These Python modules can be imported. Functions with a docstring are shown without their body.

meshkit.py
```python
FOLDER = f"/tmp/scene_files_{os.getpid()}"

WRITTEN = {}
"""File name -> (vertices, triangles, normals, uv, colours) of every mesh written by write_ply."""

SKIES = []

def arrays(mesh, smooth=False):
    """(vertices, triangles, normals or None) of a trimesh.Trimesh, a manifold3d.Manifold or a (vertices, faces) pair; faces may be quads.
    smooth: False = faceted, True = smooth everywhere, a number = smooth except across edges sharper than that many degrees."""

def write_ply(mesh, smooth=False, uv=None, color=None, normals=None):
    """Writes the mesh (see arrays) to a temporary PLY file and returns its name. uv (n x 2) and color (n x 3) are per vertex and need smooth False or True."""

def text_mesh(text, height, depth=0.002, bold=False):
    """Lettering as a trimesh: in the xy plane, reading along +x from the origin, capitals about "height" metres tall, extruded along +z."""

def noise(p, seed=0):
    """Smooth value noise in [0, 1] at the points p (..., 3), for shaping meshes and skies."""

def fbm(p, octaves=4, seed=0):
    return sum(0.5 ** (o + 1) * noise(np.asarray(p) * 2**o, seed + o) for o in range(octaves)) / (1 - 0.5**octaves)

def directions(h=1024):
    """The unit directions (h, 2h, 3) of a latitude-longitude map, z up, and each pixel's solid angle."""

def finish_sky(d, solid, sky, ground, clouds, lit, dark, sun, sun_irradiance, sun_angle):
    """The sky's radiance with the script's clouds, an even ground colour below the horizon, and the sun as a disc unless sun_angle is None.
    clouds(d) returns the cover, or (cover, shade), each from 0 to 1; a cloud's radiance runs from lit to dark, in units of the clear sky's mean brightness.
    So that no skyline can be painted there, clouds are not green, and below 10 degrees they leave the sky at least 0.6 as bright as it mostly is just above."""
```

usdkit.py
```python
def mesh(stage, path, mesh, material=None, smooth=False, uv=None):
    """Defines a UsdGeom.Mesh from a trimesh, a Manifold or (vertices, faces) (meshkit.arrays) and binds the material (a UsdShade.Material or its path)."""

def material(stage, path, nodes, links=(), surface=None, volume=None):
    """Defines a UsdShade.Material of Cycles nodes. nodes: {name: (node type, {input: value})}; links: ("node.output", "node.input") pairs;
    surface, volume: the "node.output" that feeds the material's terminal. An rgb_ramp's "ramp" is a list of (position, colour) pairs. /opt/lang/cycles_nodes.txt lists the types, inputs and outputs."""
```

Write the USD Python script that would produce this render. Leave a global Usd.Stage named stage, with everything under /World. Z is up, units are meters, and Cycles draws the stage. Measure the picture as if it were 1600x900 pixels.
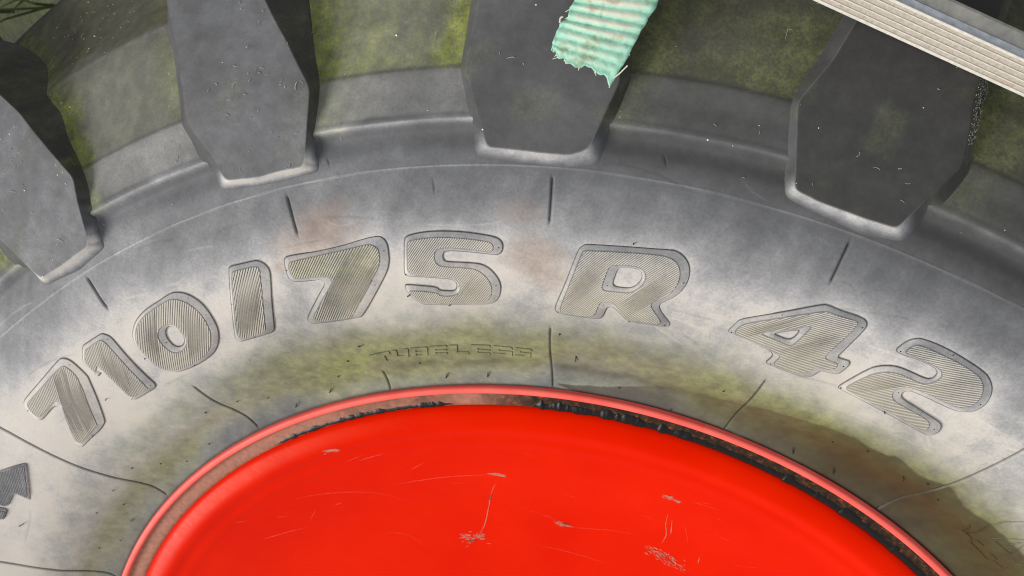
import math, json
import numpy as np, trimesh, shapely, usdkit, meshkit
from scipy.interpolate import PchipInterpolator
from scipy.spatial import Delaunay, cKDTree
from shapely.geometry import Polygon, LineString, box
from shapely import affinity
from pxr import Usd, UsdGeom, UsdLux, UsdShade, Gf, Sdf, Vt

stage = Usd.Stage.CreateInMemory()
UsdGeom.SetStageUpAxis(stage, 'Z'); UsdGeom.SetStageMetersPerUnit(stage, 1.0)
world = UsdGeom.Xform.Define(stage, '/World')
stage.SetDefaultPrim(world.GetPrim())
UsdGeom.Scope.Define(stage, '/World/Looks')
AXLE = 0.645                       # height of the upper rim lip above the ground: the wheel lies on its side

# ------------------------------------------------------------ camera, sky, sun, exposure
EYE = np.array([-0.2861, 0.9124, 0.6551 + AXLE]); PITCH, ROLL = 2.0209, 0.4461
fwd = np.array([0, math.cos(PITCH), -math.sin(PITCH)]); rgt = np.array([1.0, 0, 0]); upv = np.cross(rgt, fwd)
r2 = math.cos(ROLL) * rgt + math.sin(ROLL) * upv; u2 = -math.sin(ROLL) * rgt + math.cos(ROLL) * upv
cam = UsdGeom.Camera.Define(stage, '/World/camera')
M = np.eye(4); M[0, :3], M[1, :3], M[2, :3], M[3, :3] = r2, u2, -fwd, EYE
cam.AddTransformOp().Set(Gf.Matrix4d(*M.ravel().tolist()))
cam.CreateHorizontalApertureAttr(36.0); cam.CreateVerticalApertureAttr(20.25)
cam.CreateFocalLengthAttr(36.0 * 1278.8 / 1600)
cam.CreateFStopAttr(11.0); cam.CreateFocusDistanceAttr(0.63)
cam.CreateClippingRangeAttr(Gf.Vec2f(0.01, 1000))
cam.CreateExposureAttr(0.40)

SUN = np.array([-0.55, -0.62, 0.72]); SUN /= np.linalg.norm(SUN)     # towards the bright part of the cloud
el, rot = math.asin(SUN[2]), math.atan2(SUN[0], SUN[1])
sun = UsdLux.DistantLight.Define(stage, '/World/sun')
sun.CreateIntensityAttr(0.80); sun.CreateAngleAttr(30.0); sun.CreateNormalizeAttr(True)
sun.CreateColorAttr(Gf.Vec3f(1.0, 0.965, 0.92))
z = SUN; x = np.cross([0, 0, 1], z); x /= np.linalg.norm(x); y = np.cross(z, x)
M = np.eye(4); M[0, :3], M[1, :3], M[2, :3] = x, y, z
sun.AddTransformOp().Set(Gf.Matrix4d(*M.ravel().tolist()))
sky_look = usdkit.material(stage, '/World/Looks/sky', {
    'sky': ('sky_texture', {'sky_type': 'single_scattering', 'sun_disc': False, 'sun_elevation': el, 'sun_rotation': rot, 'aerosol_density': 3.0}),
    'tc': ('texture_coordinate', {}),
    'n': ('noise_texture', {'scale': 2.2, 'detail': 5.0, 'roughness': 0.55}),
    'cl': ('rgb_ramp', {'ramp': [(0.3, (3.6, 3.65, 3.8)), (0.7, (6.2, 6.15, 6.1))]}),
    'sx': ('separate_xyz', {}), 'gr': ('map_range', {'from_min': 0.0, 'from_max': 1.0, 'to_min': .50, 'to_max': 1.40}), 'cg': ('mix_color', {'blend_type': 'multiply', 'fac': 1.0, 'use_clamp': False}), 'gc': ('combine_xyz', {}),
    'm': ('mix_color', {'fac': 0.85, 'use_clamp': False}),
    'bg': ('background_shader', {'strength': 0.085})},
    [('tc.generated', 'n.vector'), ('n.fac', 'cl.fac'), ('sky.color', 'm.a'), ('tc.generated', 'sx.vector'), ('sx.z', 'gr.value'), ('gr.result', 'gc.x'), ('gr.result', 'gc.y'), ('gr.result', 'gc.z'), ('cl.color', 'cg.a'), ('gc.vector', 'cg.b'), ('cg.result', 'm.b'), ('m.result', 'bg.color')], surface='bg.background')
dome = UsdLux.DomeLight.Define(stage, '/World/sky')
dome.CreateIntensityAttr(1.0)
UsdShade.MaterialBindingAPI.Apply(dome.GetPrim()).Bind(sky_look)

# ------------------------------------------------------------ helpers
taken = {}
def path_of(name, parent=None):
    base = (parent.GetPath().pathString if parent is not None else '/World') + '/' + name
    n = taken.get(base, 0); taken[base] = n + 1
    return base if n == 0 else '%s_%03d' % (base, n)
def keys(p, **kw):
    for k, v in kw.items():
        if v: p.SetCustomDataByKey(k, v)
    return p
def obj(name, mesh, look, parent=None, smooth=30, masks=None, **kw):
    """One Mesh prim; masks: per-vertex floats for the look (then smooth must be True or False)."""
    m = usdkit.mesh(stage, path_of(name, parent), mesh, look, smooth=smooth)
    if masks:
        api = UsdGeom.PrimvarsAPI(m)
        for k, v in masks.items():
            api.CreatePrimvar(k, Sdf.ValueTypeNames.FloatArray, 'vertex').Set(Vt.FloatArray.FromNumpy(np.asarray(v, np.float32)))
    return keys(m.GetPrim(), **kw)
def empty(name, loc=(0, 0, 0), **kw):
    x = UsdGeom.Xform.Define(stage, path_of(name)); x.AddTranslateOp().Set(Gf.Vec3d(*loc))
    return keys(x.GetPrim(), **kw)
def look(name, nodes, links, surface='p.BSDF'):
    return usdkit.material(stage, '/World/Looks/' + name, nodes, links, surface=surface)
def attr(n): return ('attribute', {'attribute': n})
def chaikin(p, n=2):
    p = np.asarray(p, float)
    for _ in range(n):
        q = np.roll(p, -1, 0); p = np.stack([.75 * p + .25 * q, .25 * p + .75 * q], 1).reshape(-1, p.shape[1])
    return p
def resample(p, step, closed=True):
    p = np.asarray(p, float)
    if closed: p = np.vstack([p, p[:1]])
    d = np.r_[0, np.cumsum(np.linalg.norm(np.diff(p[:, :2], axis=0), axis=1))]
    n = max(3, int(round(d[-1] / step))); s = np.linspace(0, d[-1], n + 1)
    if closed: s = s[:-1]
    return np.stack([np.interp(s, d, p[:, k]) for k in range(p.shape[1])], 1)
def tube(pts, rad, sides=5):
    pts = np.asarray(pts, float); rad = np.broadcast_to(rad, len(pts)); t = np.gradient(pts, axis=0); t /= np.linalg.norm(t, axis=1)[:, None] + 1e-12
    a = np.cross(t, [0.31, 0.2, 0.93]); a /= np.linalg.norm(a, axis=1)[:, None] + 1e-12; b = np.cross(t, a)
    an = np.arange(sides) / sides * 2 * np.pi
    v = (pts[:, None] + rad[:, None, None] * (np.cos(an)[None, :, None] * a[:, None] + np.sin(an)[None, :, None] * b[:, None])).reshape(-1, 3)
    f = []
    for i in range(len(pts) - 1):
        for j in range(sides):
            k = (j + 1) % sides; f += [[i * sides + j, i * sides + k, (i + 1) * sides + k], [i * sides + j, (i + 1) * sides + k, (i + 1) * sides + j]]
    for j in range(1, sides - 1):
        f.append([0, j + 1, j]); e = (len(pts) - 1) * sides; f.append([e, e + j, e + j + 1])
    return v, np.array(f)
def join(parts):
    V, F, n = [], [], 0
    for v, f in parts: V.append(v); F.append(np.asarray(f) + n); n += len(v)
    return np.vstack(V), np.vstack(F)
def up_facing(v, f):
    c = np.cross(v[f[:, 1]] - v[f[:, 0]], v[f[:, 2]] - v[f[:, 0]])[:, 2]
    f = f.copy(); f[c < 0] = f[c < 0][:, ::-1]; return f

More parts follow.
